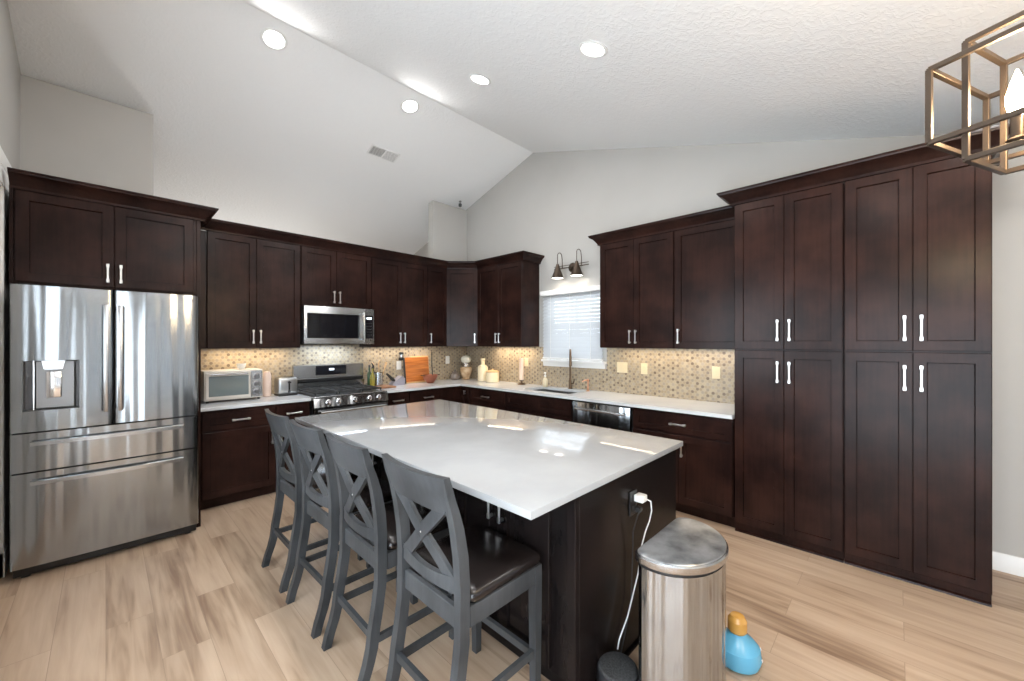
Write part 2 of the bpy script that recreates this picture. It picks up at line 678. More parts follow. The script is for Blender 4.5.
# wall behind the camera with big windows
mb = MB()
zt = ceil_z(YB) + 0.02
wins = [(-4.12, -3.96), (-3.66, -3.12), (-2.82, -2.28), (-1.86, -1.32), (-1.02, -.48)]
xs = sorted([XL - 0.14, 0.14] + [x for w_ in wins for x in w_])
for a, b in zip(xs[:-1], xs[1:]):
    if (a, b) in wins:
        mb.box(a, b, YB, YB - 0.14, 0, 0.45)
        mb.box(a, b, YB, YB - 0.14, 2.15, zt)
    else:
        mb.box(a, b, YB, YB - 0.14, 0, zt)
struct(mb.build('wall_front', M['wall'], smooth=10))
for i, (a, b) in enumerate(wins):
    f = MB()
    for x0, x1, z0, z1 in ((a, a + .05, .45, 2.15), (b - .05, b, .45, 2.15), (a, b, .45, .50), (a, b, 2.10, 2.15), (a, b, 1.28, 1.33), ((a + b) / 2 - .015, (a + b) / 2 + .015, .5, 2.1)):
        f.box(x0, x1, YB - .10, YB - .04, z0, z1)
    w = struct(f.build('window_%d' % (i + 2), M['white']))
    MB().box(a + .05, b - .05, YB - .075, YB - .07, .5, 2.1).build('pane', M['glass_dimmed'], w)
# wide patio door opening in the left wall, behind the camera
f = MB()
for y0, y1, z0, z1 in ((-6.6, -6.52, 0, 2.15), (-4.38, -4.3, 0, 2.15), (-6.6, -4.3, 2.07, 2.15), (-5.49, -5.41, 0, 2.1), (-6.6, -4.3, 0, .08)):
    f.box(XL - .10, XL - .04, y0, y1, z0, z1)
w = struct(f.build('door_2', M['white']))
MB().box(XL - .075, XL - .07, -6.52, -4.38, .08, 2.07).build('pane', M['glass'], w)

f = MB()
for y0, y1, z0, z1 in ((-3.95, -3.90, .85, 2.25), (-2.30, -2.25, .85, 2.25), (-3.95, -2.25, .85, .90), (-3.95, -2.25, 2.20, 2.25), (-3.12, -3.08, .9, 2.2)):
    f.box(XL - .10, XL - .04, y0, y1, z0, z1)
w = struct(f.build('window_7', M['white']))
MB().box(XL - .075, XL - .07, -3.90, -2.30, .90, 2.20).build('pane', M['glass'], w)

# floor and ceiling
struct(MB().box(XL - .14, 0.14, YB - .14, 3.42, -0.1, 0.0).build('floor', M['floor']))
mb = MB()
y3 = 3.42
mb.prism([(RY, RZ), (y3, ceil_z(y3)), (y3, ceil_z(y3) + .12), (RY, RZ + .12)], 'x', XL - .14, 0.14)
mb.prism([(YB - .14, ceil_z(YB - .14)), (RY, RZ), (RY, RZ + .12), (YB - .14, ceil_z(YB - .14) + .12)], 'x', XL - .14, 0.14)
struct(mb.build('ceiling', M['ceiling'], smooth=5))

# door in the left wall just before the fridge: casing with a capped head
f = MB()
f.box(XL + .001, XL + .022, -0.93, -0.615, 0, 2.47, .003)
f.box(XL + .001, XL + .022, -1.90, -1.78, 0, 2.47, .003)
f.box(XL + .001, XL + .026, -1.92, -0.60, 2.47, 2.58, .003)
f.prism([(XL + .001, 2.58), (XL + .028, 2.58), (XL + .038, 2.61), (XL + .040, 2.64), (XL + .001, 2.64)], 'y', -1.95, -0.585)
f.box(XL + .001, XL + .026, -0.93, -0.608, 0, .16, .003)
struct(f.build('trim_1', M['white']))
d = MB().box(XL - .06, XL - .02, -1.778, -0.932, 0.005, 2.435, .003)
for z0, z1 in ((.15, .9), (1.05, 2.3)):
    for y0, y1 in ((-1.68, -1.40), (-1.31, -1.03)):
        d.box(XL - .022, XL - .012, y0, y1, z0, z1, .006)
d = struct(d.build('door_1', M['white']))
MB().lathe([(.012, 0), (.012, .03), (.028, .045), (.03, .06), (.02, .072)], 0, 0, 16).build('door_handle', M['nickel'], d, (XL - .02, -1.71, 1.0), (0, PI / 2, 0))
# baseboards
f = MB().prism([(0.0, 0), (-.016, 0), (-.016, .10), (-.008, .115), (0, .115)], 'y', -5.40, YB)
struct(f.build('baseboard_right', M['white'], loc=(-.001, 0, 0)))
f = MB().box(XL + .001, XL + .016, -0.600, -0.02, 0, .11, .002)
struct(f.build('baseboard_left', M['white']))
f = MB().box(XL + .02, -.02, YB + .001, YB + .016, 0, .11, .002)
struct(f.build('baseboard_front', M['white']))

# ------------------------------------------------------------------ window over the sink
f = MB()
y0, y1, z0, z1 = WIN
for a in ((y0, y0 + .045, z0, z1), (y1 - .045, y1, z0, z1), (y0, y1, z0, z0 + .045), (y0, y1, z1 - .045, z1), (y0, y1, 1.66, 1.70), (-2.085, -2.065, z0, z1)):
    f.box(.07, .11, *a)
# jamb liner and casing
f.box(0.0, .14, y0 - .0, y0 + .012, z0, z1)
f.box(0.0, .14, y1 - .012, y1, z0, z1)
f.box(0.0, .14, y0, y1, z1 - .012, z1)
w1 = struct(f.build('window_1', M['white']))
MB().box(.088, .092, y0 + .045, y1 - .045, z0 + .045, z1 - .045).build('pane', M['glass'], w1)
f = MB()
f.box(-.055, .14, -2.555, -1.60, 1.235, 1.262, .004)
f.prism([(-.001, 1.175), (-.020, 1.175), (-.026, 1.20), (-.032, 1.235), (-.001, 1.235)], 'y', -2.535, -1.615)
f.build('window_sill', M['white'], w1)
# blind
bl = thing('window_blind', 'white horizontal slatted blind lowered over the window above the sink', 'window blind', (0, -2.078, 1.268))
f = MB()
nsl = 18
for i in range(nsl):
    zc = 0.042 + i * 0.0447
    a = math.radians(62)
    hw = .025
    dx, dz = hw * math.cos(a), hw * math.sin(a)
    f.prism([(-.045 - dx, zc - dz), (-.045 + dx, zc + dz), (-.045 + dx + .0025, zc + dz - .001), (-.045 - dx + .0025, zc - dz - .001)], 'y', -.445, .445)
f.build('slats', M['slat'], bl)
f = MB()
for yy in (-.30, 0, .30):
    f.box(-.0745, -.0735, yy - .003, yy + .003, .02, .83)
    f.box(-.0215, -.0205, yy - .003, yy + .003, .02, .83)
f.build('ladder_cord', M['plastic_white'], bl)
f = MB().box(-.092, -.022, -.462, .462, .822, .885, .004)
f.build('valance', M['white'], bl)
f = MB().box(-.066, -.024, -.445, .445, .002, .020, .003)
f.build('bottom_rail', M['white'], bl)

# ------------------------------------------------------------------ cabinets


def handle(parent, x, z, yf, length=.135, vertical=True, depth=.032):
    """bar pull; yf = the front face it stands on (faces -y)"""
    f = MB()
    h = length / 2
    if vertical:
        f.box(x - .006, x + .006, yf - depth, yf - depth + .009, z - h, z + h, .002)
        for s in (-1, 1):
            f.box(x - .007, x + .007, yf - depth + .006, yf, z + s * (h - .010) - .007, z + s * (h - .010) + .007, .002)
            f.box(x - .0085, x + .0085, yf - depth - .0015, yf - depth + .010, z + s * (h - .012) - .013, z + s * (h - .012) + .013, .002)
    else:
        f.box(x - h, x + h, yf - depth, yf - depth + .009, z - .006, z + .006, .002)
        for s in (-1, 1):
            f.box(x + s * (h - .010) - .007, x + s * (h - .010) + .007, yf - depth + .006, yf, z - .007, z + .007, .002)
            f.box(x + s * (h - .012) - .013, x + s * (h - .012) + .013, yf - depth - .0015, yf - depth + .010, z - .0085, z + .0085, .002)
    return f.build('handle', M['nickel'], parent)


def front(root, name, x0, x1, z0, z1, yf, mat, stile=.058, th=.019):
    """shaker front whose back lies on y = yf"""
    g = .0015
    x0, x1, z0, z1 = x0 + g, x1 - g, z0 + g, z1 - g
    s = min(stile, (z1 - z0) * .30)
    f = MB()
    yo, yi = yf - th, yf - .001
    xs = [x0, x0 + stile, x1 - stile, x1]
    zs = [z0, z0 + s, z1 - s, z1]
    e = .004

    def ring(a, b, c, d, y):
        return [(a, y, c), (b, y, c), (b, y, d), (a, y, d)]
    rings = [ring(x0, x1, z0, z1, yi), ring(x0, x1, z0, z1, yo + .002), ring(x0 + .002, x1 - .002, z0 + .002, z1 - .002, yo),
             ring(xs[1], xs[2], zs[1], zs[2], yo), ring(xs[1] + .004, xs[2] - .004, zs[1] + .004, zs[2] - .004, yo + .011)]
    f.loft(rings, cap=True)
    return f.build(name, mat, root, smooth=20)


def cabinet(name, label, loc, rz, W, D, H, fronts, mat=None, group=None, toe=0.0, cat='cabinet', toe_in=.06, rail=.0, extra=None, top=None):
    """local: x 0..W, back at y=0, carcase front at y=-D (doors in front), z 0..H"""
    mat = mat or M['cab']
    r = thing(name, label, cat, loc, rz, group)
    f = MB()
    f.box(.0005, W - .0005, -D, -.001, toe, (top or H) - .0005, .0015)
    if toe:
        f.box(.0005, W - .0005, -D + toe_in, -.001, 0, toe)
    if extra:
        for e in extra:
            f.box(*e)
    f.build('body', mat, r)
    for kind, x0, x1, z0, z1, hd in fronts:
        d = front(r, kind, x0, x1, z0, z1, -D - .0005, mat)
        if hd:
            hx, hz, vert = hd[:3]
            ln = hd[3] if len(hd) > 3 else .135
            handle(d, hx, hz, -D - .0195, ln, vert)
    return r


RB = -PI / 2
# --- wall cabinets on the range wall (front doors face -y); z 1.428 .. 2.545
UZ, UH = 1.428, 1.117
hz_ = .115


def upper2(label, x0, x1, z0=UZ, h=UH, split=None, name='wall_cabinet', rz=0.0, y=0.0, hz=None, D=.33, group=None, loc=None):
    W = abs(x1 - x0)
    sp = split if split is not None else W / 2
    hz = hz or hz_
    top = h - .012
    return cabinet(name, label, loc or (x0, y, z0), rz, W, D, h,
                   [('door', .004, sp, .002, top, (sp - .032, hz, True)), ('door', sp, W - .004, .002, top, (sp + .032, hz, True))])


upper2('tall two-door wall cabinet above the toaster oven, right of the fridge', -3.412, -2.596, split=.402)
upper2('short two-door wall cabinet directly above the microwave', -2.594, -1.792, z0=1.892, h=.653, split=.377, hz=.11)
upper2('two-door wall cabinet right of the microwave, above the utensil crock', -1.790, -0.982, split=.414)
cabinet('wall_cabinet', 'narrow single-door wall cabinet beside the diagonal corner cabinet', (-.980, 0, UZ), 0, .328, .33, UH,
        [('door', .004, .324, .002, UH - .012, (.040, hz_, True))])
# diagonal corner cabinet: pentagon body
r = thing('corner_wall_cabinet', 'diagonal single-door wall cabinet in the corner of the room', 'cabinet', (0, 0, UZ))
f = MB()
f.prism([(-.651, -.001), (-.651, -.330), (-.330, -.651), (-.001, -.651), (-.001, -.001)], 'z', 0, UH)
f.build('body', M['cab'], r)
dw = math.hypot(.321, .321)
dd = front(r, 'door', .004, dw - .004, .002, UH - .012, 0, M['cab'])
dd.location = (-.6515, -.3305, 0)
dd.rotation_euler = (0, 0, -PI / 4)
handle(dd, dw - .045, hz_, -.0195)
# --- wall cabinets on the window wall (front faces -x)
upper2('two-door wall cabinet left of the window, its lit side panel facing the sink', 0, .876, rz=RB, loc=(0, -.653, UZ))
upper2('two-door wall cabinet right of the window', 0, .800, rz=RB, loc=(0, -2.672, UZ), split=.392)
cabinet('wall_cabinet', 'single-door wall cabinet between the window cabinet and the tall pantry', (0, -3.474, UZ), RB, .576, .33, UH,
        [('door', .004, .572, .002, UH - .012, (.045, hz_, True))])
# --- fridge surround
r = thing('fridge_cabinet', 'deep two-door cabinet mounted above the refrigerator', 'cabinet', (-4.500, 0, 0))
f = MB()
f.box(.022, .937, -.944, -.001, 1.865, 2.485, .0015)
f.build('body', M['cab'], r)
f = MB().box(.002, .0205, -.944, -.001, 1.865, 2.485, .0015)
f.build('side_panel', M['cab'], r)
f = MB().box(.938, .965, -.944, -.001, 0, 2.485, .0015)
f.build('side_panel', M['cab'], r)
f = MB().box(.966, 1.085, -.3310, -.311, UZ, 2.532, .001)
f.build('filler_strip', M['cab'], r)
for a, b, hx in ((.026, .473, .440), (.473, .920, .506)):
    d = front(r, 'door', a, b, 1.878, 2.462, -.9445, M['cab'])
    handle(d, hx, 1.975, -.9635, .13)


# --- crowns
def crown(label, path, z0, h=.095, out=.065, name='crown_moulding'):
    prof = [(0, 0), (.021, 0), (.023, .016), (.030, .026), (out * .62, h * .62), (out * .92, h * .78), (out * .95, h * .88), (out, h * .90), (out, h), (0, h)]
    P = [Vector((p[0], p[1])) for p in path]
    f = MB()
    rings = []
    for i, p in enumerate(P):
        ns = []
        if i > 0:
            d = (p - P[i - 1]).normalized()
            ns.append(Vector((d.y, -d.x)))
        if i < len(P) - 1:
            d = (P[i + 1] - p).normalized()
            ns.append(Vector((d.y, -d.x)))
        if len(ns) == 2:
            m = (ns[0] + ns[1]).normalized()
            m = m / m.dot(ns[0])
        else:
            m = ns[0]
        rings.append([(p.x + m.x * o, p.y + m.y * o, z0 + z) for o, z in prof])
    f.loft(rings)
    o = f.build(name, M['cab'], smooth=25)
    return tag(o, label, 'crown moulding')


crown('dark crown moulding on top of the fridge cabinet', [(-4.494, -.946), (-3.533, -.946), (-3.533, -.44)], 2.464, .105, .100)
crown('long dark crown moulding running over the range wall cabinets and round the corner', [(-3.525, -.3315), (-.652, -.3315), (-.3315, -.652), (-.3315, -1.531), (-.002, -1.531)], 2.5345, .103, .090)
crown('dark crown moulding over the wall cabinets right of the window', [(-.002, -2.670), (-.3315, -2.670), (-.3315, -4.052)], 2.5345, .103, .095)
crown('dark crown moulding on top of the tall pantry cabinets', [(-.445, -4.0545), (-.6115, -4.0545), (-.6115, -5.360), (-.002, -5.360)], 2.5645, .098, .100)
# --- pantry


def pantry(label, y0, W, split, group=None):
    fr = []
    for z0, z1, hz in ((.078, 1.426, 1.27), (1.436, 2.563, 1.575)):
        fr.append(('door', .004, split, z0, z1, (split - .036, hz, True, .155)))
        fr.append(('door', split, W - .004, z0, z1, (split + .036, hz, True, .155)))
    r = cabinet('pantry_cabinet', label, (0, y0, 0), RB, W, .610, 2.570, fr, toe=.072, toe_in=.025)
    f = MB().prism([(-.586, 0), (-.604, 0), (-.600, .010), (-.586, .018)], 'x', .001, W - .001)
    f.build('shoe_moulding', M['cab'], r)
    return r


pantry('tall four-door pantry cabinet beside the counter end', -4.056, .662, .329)
pantry('tall four-door pantry cabinet at the far right beside the grey wall', -4.720, .638, .324)

# --- base cabinets; counter underside 0.884
BH = .8825
BD = .615


def base_fronts(W, split=None, handles='in', drawer=True, hx=None, dsplit=None):
    fr = []
    ztop = BH - .022
    zd = .700
    if drawer:
        if dsplit:
            for a, b in ((.004, dsplit), (dsplit, W - .004)):
                fr.append(('drawer', a, b, zd, ztop, None))
        else:
            fr.append(('drawer', .004, W - .004, zd, ztop, (W / 2, (zd + ztop) / 2, False, .14)))
    z1 = zd - .012 if drawer else ztop
    if split:
        fr.append(('door', .004, split, .105, z1, (split - .034, z1 - .11, True)))
        fr.append(('door', split, W - .004, .105, z1, (split + .034, z1 - .11, True)))
    else:
        fr.append(('door', .004, W - .004, .105, z1, (hx, z1 - .11, True)))
    return fr


def base(label, loc, rz, W, top=None, extra=None, **k):
    return cabinet('base_cabinet', label, loc, rz, W, BD, BH, base_fronts(W, **k), toe=.10, top=top, extra=extra)


base('dark base cabinet with drawer over door below the toaster oven', (-3.490, 0, 0), 0, .580, hx=.540)
base('narrow dark base cabinet with drawer, left of the range below the toaster', (-2.909, 0, 0), 0, .310, hx=.04)
base('narrow base cabinet with drawer directly right of the range', (-1.766, 0, 0), 0, .330, hx=.29)
base('base cabinet with wide drawer below the wooden cutting board', (-1.435, 0, 0), 0, .535, hx=.04)
r = thing('corner_base_cabinet', 'base cabinet filling the inner corner under the counter', 'cabinet', (0, 0, 0))
f = MB()
f.box(-.899, -.001, -.615, -.001, .10, BH)
f.box(-.615, -.001, -.814, -.615, .10, BH)
f.box(-.84, -.001, -.56, -.001, 0, .10)
f.box(-.56, -.001, -.81, -.56, 0, .10)
f.build('body', M['cab'], r)
dd = front(r, 'door', .030, .172, .105, BH - .022, 0, M['cab'], stile=.04)
dd.location = (-.6155, -.64, 0)
dd.rotation_euler = (0, 0, RB)
handle(dd, .10, .80, -.0195, .05)
base('base cabinet with one drawer between the corner and the sink', (0, -.816, 0), RB, .69, hx=.65)
base('sink base cabinet with two false drawer fronts and two doors', (0, -1.508, 0), RB, 1.000, split=.50, dsplit=.50, top=.695,
     extra=[(.0005, .9995, -BD, -BD + .02, .694, BH), (.0005, .02, -BD, -.001, .694, BH), (.98, .9995, -BD, -.001, .694, BH)])
base('base cabinet with full-width drawer between the dishwasher and the pantry', (0, -3.200, 0), RB, .850, split=.425)

# --- counters
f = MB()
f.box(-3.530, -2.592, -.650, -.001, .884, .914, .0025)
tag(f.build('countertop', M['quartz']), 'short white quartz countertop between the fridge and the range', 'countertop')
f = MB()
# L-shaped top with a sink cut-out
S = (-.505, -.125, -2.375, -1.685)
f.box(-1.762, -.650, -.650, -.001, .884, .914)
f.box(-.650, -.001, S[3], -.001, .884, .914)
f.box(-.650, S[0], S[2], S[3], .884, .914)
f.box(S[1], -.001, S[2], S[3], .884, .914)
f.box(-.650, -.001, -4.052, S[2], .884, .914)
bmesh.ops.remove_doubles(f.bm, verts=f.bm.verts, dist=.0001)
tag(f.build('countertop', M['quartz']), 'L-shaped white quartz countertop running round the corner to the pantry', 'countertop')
# sink
r = thing('sink', 'undermounted stainless steel sink set in the counter below the window', 'sink', (-.315, -2.03, .70))
f = MB()
a, b, t = .1885, .3435, .004
f.box(-a, a, -b, b, 0, t)
f.box(-a, -a + t, -b, b, t, .1835)
f.box(a - t, a, -b, b, t, .1835)
f.box(-a, a, -b, -b + t, t, .1835)
f.box(-a, a, b - t, b, t, .1835)
f.build('basin', M['steel_plain'], r)
MB().lathe([(.045, .004), (.045, .007), (.03, .006)], 0, 0, 20).build('drain', M['chrome'], r)

# --- backsplash
f = MB()
f.box(-3.530, -.008, -.008, -.0005, .915, 1.4275)
f.box(-2.594, -1.79, -.008, -.0005, 1.4275, 1.46)
tag(f.build('tile_backsplash', M['hex_x']), 'beige and brown hexagon mosaic backsplash behind the range', 'backsplash')
f = MB()
f.box(-.008, -.0005, -4.052, -.009, .915, 1.174)
f.box(-.008, -.0005, -1.612, -.009, 1.174, 1.4275)
f.box(-.008, -.0005, -4.052, -2.558, 1.174, 1.4275)
tag(f.build('tile_backsplash', M['hex_y']), 'beige and brown hexagon mosaic backsplash below the window', 'backsplash')

# ------------------------------------------------------------------ refrigerator
r = thing('refrigerator', 'stainless steel four-door refrigerator with a water dispenser at the left wall', 'refrigerator', (-4.484, 0, 0))
W = .9205
f = MB()
f.box(.004, W - .004, -.975, -.06, .045, 1.80, .004)
f.build('body', new_mat('grey_fridge_side', (0.12, 0.12, 0.12), .45, .3), r)


def bow_front(x0, x1, z0, z1, yb, yf, bow=.014, n=12, hole=None):
    """door slab with a gently bowed front and rounded side edges"""
    f = MB()
    def yy(x):
        t = (x - x0) / (x1 - x0)
        u = 2 * t - 1
        e = min(x - x0, x1 - x)
        rd = .012
        k = 0 if e >= rd else (rd - math.sqrt(max(0, rd * rd - (rd - e) ** 2)))
        return yf - bow * (1 - u * u) + k
    xs = sorted(set([x0, x0 + .003, x0 + .007, x0 + .012] + [x0 + (x1 - x0) * i / n for i in range(1, n)] + [x1 - .012, x1 - .007, x1 - .003, x1]))
    if hole:
        xs = sorted(set([x for x in xs if not (hole[0] - .01 < x < hole[0] + .01 or hole[1] - .01 < x < hole[1] + .01)] + [hole[0], hole[1]]))
    zs = [z0, z1] if not hole else [z0, hole[2], hole[3], z1]
    grid = {}
    bm = f.bm
    for i, x in enumerate(xs):
        for j, z in enumerate(zs):
            grid[i, j] = bm.verts.new((x, yy(x), z))
    for i in range(len(xs) - 1):
        for j in range(len(zs) - 1):
            if hole and j == 1 and xs[i] >= hole[0] - 1e-6 and xs[i + 1] <= hole[1] + 1e-6:
                continue
            bm.faces.new([grid[i, j], grid[i + 1, j], grid[i + 1, j + 1], grid[i, j + 1]])
    # top, bottom, sides, back
    J = len(zs) - 1
    I = len(xs) - 1
    bk = {}
    for i in range(len(xs)):
        bk[i, 0] = bm.verts.new((xs[i], yb, z0))
        bk[i, J] = bm.verts.new((xs[i], yb, z1))
    for i in range(I):
        bm.faces.new([grid[i, 0], bk[i, 0], bk[i + 1, 0], grid[i + 1, 0]])
        bm.faces.new([grid[i, J], grid[i + 1, J], bk[i + 1, J], bk[i, J]])
        bm.faces.new([bk[i, 0], bk[i, J], bk[i + 1, J], bk[i + 1, 0]])
    bm.faces.new([grid[0, j] for j in range(J + 1)] + [bk[0, J], bk[0, 0]])
    bm.faces.new([grid[I, j] for j in range(J, -1, -1)] + [bk[I, 0], bk[I, J]])
    return f


yb, yf = -.982, -1.074
# dispenser position (local x)
hx0, hx1, hz0, hz1 = .053, .292, 1.055, 1.372
f = bow_front(.002, .4475, 0.925, 1.848, yb, yf, .012, 12, (hx0, hx1, hz0, hz1))
dl = f.build('door', M['steel'], r)
# dispenser recess
f = MB()
f.box(hx0, hx1, -1.00, -.996, hz0, hz1)
f.box(hx0 - .002, hx0 + .002, -1.068, -.996, hz0, hz1)
f.box(hx1 - .002, hx1 + .002, -1.070, -.996, hz0, hz1)
f.box(hx0, hx1, -1.070, -.996, hz0 - .002, hz0 + .002)
f.box(hx0, hx1, -1.070, -.996, hz1 - .002, hz1 + .002)
dz = f.build('dispenser_recess', new_mat('dispenser_dark_grey', (0.13, 0.13, 0.135), .3, .6), dl)
f = MB()
f.box(hx0 + .045, hx1 - .02, -1.035, -1.001, hz0 + .004, hz1 - .003, .006)
f.build('dispenser_panel', new_mat('dispenser_grey', (0.30, 0.30, 0.305), .3, .7), dl)
f = MB()
f.prism([(hx0 + .075, hz1 - .003), (hx0 + .175, hz1 - .003), (hx0 + .165, hz1 - .058), (hx0 + .085, hz1 - .058)], 'y', -1.066, -1.036)
f.build('dispenser_spout', M['chrome'], dl)
f = MB().box(hx0 + .092, hx0 + .160, -1.050, -1.036, hz0 + .075, hz0 + .245, .006, 2)
f.build('dispenser_paddle', M['chrome'], dl)
f = MB()
f.box(hx0 - .006, hx0, -1.077, -1.066, hz0 - .006, hz1 + .006, .001)
f.box(hx0 + .040, hx0 + .047, -1.070, -1.035, hz0, hz1, .001)
f.build('dispenser_trim', M['chrome'], dl)
dr = bow_front(.4575, W - .002, 0.925, 1.848, yb, yf, .012).build('door', M['steel'], r)
for dp, hx in ((dl, .415), (dr, .484)):
    f = MB()
    f.box(hx - .013, hx + .013, -1.128, -1.112, 1.015, 1.745, .004, 2)
    for z in (1.04, 1.72):
        f.box(hx - .009, hx + .009, -1.113, -1.062, z - .018, z + .018, .003)
    f.build('handle', M['steel_plain'], dp)
for z0, z1, hz in ((.675, .915, .852), (.078, .665, .606)):
    d = bow_front(.002, W - .002, z0, z1, yb, yf, .012).build('drawer', M['steel'], r)
    f = MB()
    path = [(.085 + (.825 - .085) * i / 12, -1.105 - .022 * math.sin(PI * i / 12), hz) for i in range(13)]
    rings = [[(x, y - .009, z - .012), (x, y + .007, z - .014), (x, y + .007, z + .014), (x, y - .009, z + .012)] for x, y, z in path]
    f.loft(rings)
    for x in (.10, .81):
        f.box(x - .012, x + .012, -1.108, -1.062, hz - .011, hz + .011, .002)
    f.build('handle', M['steel_plain'], d)
f = MB()
f.box(.01, W - .01, -1.02, -.90, .012, .072)
f.build('base_grille', M['plastic_black'], r)
for x in (.06, W - .06):
    MB().lathe([(.022, 0), (.022, .0118)], x, -1.0, 12).build('foot', M['plastic_black'], r)
    MB().lathe([(.022, 0), (.022, .046)], x, -.2, 12).build('foot', M['plastic_black'], r)
f = MB()
for x in (.06, W - .06):
    f.box(x - .03, x + .03, -1.03, -.95, 1.801, 1.862, .004)
f.build('hinge_cover', M['plastic_black'], r)


def text_mesh(name, body, size, mat, parent, loc, rot, extrude=.0006):
    cu = bpy.data.curves.new(name, 'FONT')
    cu.body = body
    cu.size = size
    cu.extrude = extrude
    cu.align_x = 'CENTER'
    cu.align_y = 'CENTER'
    tmp = bpy.data.objects.new(name + '_tmp', cu)
    COL.objects.link(tmp)
    dg = bpy.context.evaluated_depsgraph_get()
    me = bpy.data.meshes.new_from_object(tmp.evaluated_get(dg))
    bpy.data.objects.remove(tmp)
    bpy.data.curves.remove(cu)
    me.materials.clear()
    me.materials.append(mat)
    o = bpy.data.objects.new(name, me)
    COL.objects.link(o)
    o.parent = parent
    o.location = loc
    o.rotation_euler = rot
    return o


text_mesh('brand_lettering', 'SAMSUNG', .021, new_mat('dark_lettering', (0.05, 0.05, 0.055), .4), dr, (.843, -1.0800, 1.808), (PI / 2, 0, 0))

# ------------------------------------------------------------------ microwave
r = thing('microwave', 'stainless over-the-range microwave under the short wall cabinet', 'microwave', (-2.592, 0, 1.462))
W, H = .798, .425
f = MB()
f.box(0, W, -.395, -.009, .012, H, .002)
f.build('body', M['plastic_black'], r)
f = MB()
f.box(.02, W - .02, -.37, -.05, 0, .012)
f.build('vent_grille', M['plastic_black'], r)
f = MB()
f.box(.002, .668, -.428, -.396, .006, H - .002, .004, 2)
d = f.build('door', M['steel_plain'], r)
MB().box(.032, .600, -.4305, -.4275, .070, .345, .002).build('door_window', M['black_glass'], d)
f = MB()
f.tube([(.648, -.470, .045), (.648, -.476, .10), (.648, -.478, .21), (.648, -.476, .32), (.648, -.470, .375)], .012, 10)
for z in (.06, .36):
    f.box(.640, .656, -.470, -.427, z - .012, z + .012, .002)
f.build('handle', M['steel_plain'], d)
f = MB()
f.box(.670, W - .002, -.426, -.396, .006, H - .002, .003)
cp = f.build('control_panel', M['steel_plain'], r)
MB().box(.682, .780, -.4285, -.4255, .070, .345, .002).build('keypad', M['black_glass'], cp)
MB().box(.700, .760, -.4295, -.4284, .300, .322).build('display', M['display'], cp)
f = MB()
for i in range(5):
    for j in range(3):
        f.box(.700 + j * .024, .712 + j * .024, -.4293, -.4284, .11 + i * .034, .118 + i * .034)
f.build('key_marks', M['steel_plain'], cp)

# ------------------------------------------------------------------ gas range
r = thing('gas_range', 'freestanding stainless gas range with five front knobs', 'range', (-2.588, 0, 0))
W = .820
f = MB()
f.box(.002, W - .002, -.655, -.012, .06, .905, .003)
f.build('body', M['plastic_black'], r)
f = MB()
f.box(.010, W - .010, -.62, -.05, 0, .06)
f.build('base', M['plastic_black'], r)
f = MB()
f.box(.000, W, -.695, -.012, .905, .922, .003)
f.build('cooktop', M['steel_plain'], r)
f = MB()
f.box(.03, W - .03, -.64, -.13, .922, .926)
f.build('burner_tray', M['plastic_black'], r)
# grates
for gx0, gx1 in ((.035, .275), (.285, .535), (.545, .785)):
    f = MB()
    for x in (gx0 + .01, (gx0 + gx1) / 2, gx1 - .01):
        f.box(x - .006, x + .006, -.635, -.135, .945, .958, .002)
    for y in (-.63, -.51, -.385, -.26, -.14):
        f.box(gx0 + .004, gx1 - .004, y - .006, y + .006, .945, .958, .002)
    for x in (gx0 + .01, gx1 - .01):
        for y in (-.62, -.15):
            f.box(x - .006, x + .006, y - .006, y + .006, .9265, .946)
    f.build('grate', M['rubber'], r)
for bx, by, rr in ((.155, -.50, .045), (.155, -.26, .035), (.41, -.385, .05), (.665, -.50, .045), (.665, -.26, .035)):
    MB().lathe([(rr, .926), (rr, .934), (rr * .7, .936), (rr * .7, .942), (rr * .3, .943)], bx, by, 20).build('burner', M['rubber'], r)
f = MB()
f.prism([(-.655, .800), (-.700, .800), (-.722, .815), (-.700, .904), (-.655, .904)], 'x', 0.0, W)
pn = f.build('control_panel', M['steel'], r)
for kx in (.145, .253, .427, .599, .707):
    f = MB(Matrix.Translation((kx, -.7105, .860)) @ Matrix.Rotation(math.radians(90 - 13), 4, 'X'))
    f.lathe([(.028, 0), (.028, .006), (.021, .010), (.019, .036), (.016, .040)], 0, 0, 20)
    f.box(-.004, .004, -.018, .018, .038, .046, .001)
    f.build('knob', M['chrome'], r)
f = MB()
f.box(.004, W - .004, -.714, -.656, .235, .797, .004)
od = f.build('oven_door', M['steel'], r)
MB().box(.12, W - .12, -.7165, -.7135, .33, .66, .003).build('oven_window', M['black_glass'], od)
f = MB()
f.tube([(.05, -.760, .765), (W - .05, -.760, .765)], .013, 12)
for x in (.075, W - .075):
    f.box(x - .01, x + .01, -.758, -.713, .755, .775, .002)
f.build('handle', M['steel_plain'], od)
f = MB()
f.box(.004, W - .004, -.698, -.656, .075, .228, .004)
f.build('drawer', M['steel'], r)
f = MB()
f.prism([(-.012, .922), (-.095, .922), (-.115, 1.02), (-.075, 1.035), (-.075, 1.215), (-.060, 1.222), (-.012, 1.222)], 'x', .004, W - .004)
bg = f.build('back_guard', M['steel_plain'], r)
MB().box(.240, .600, -.078, -.0745, 1.098, 1.205, .002).build('display_panel', M['black_glass'], bg)
MB().box(.395, .450, -.0795, -.0778, 1.152, 1.172).build('clock_display', M['display'], bg)
f = MB()
f.box(.02, W - .02, -.112, -.1, 1.032, 1.062)
f.box(.02, W - .02, -.10, -.0745, 1.036, 1.062)
f.build('vent_strip', M['plastic_black'], bg)

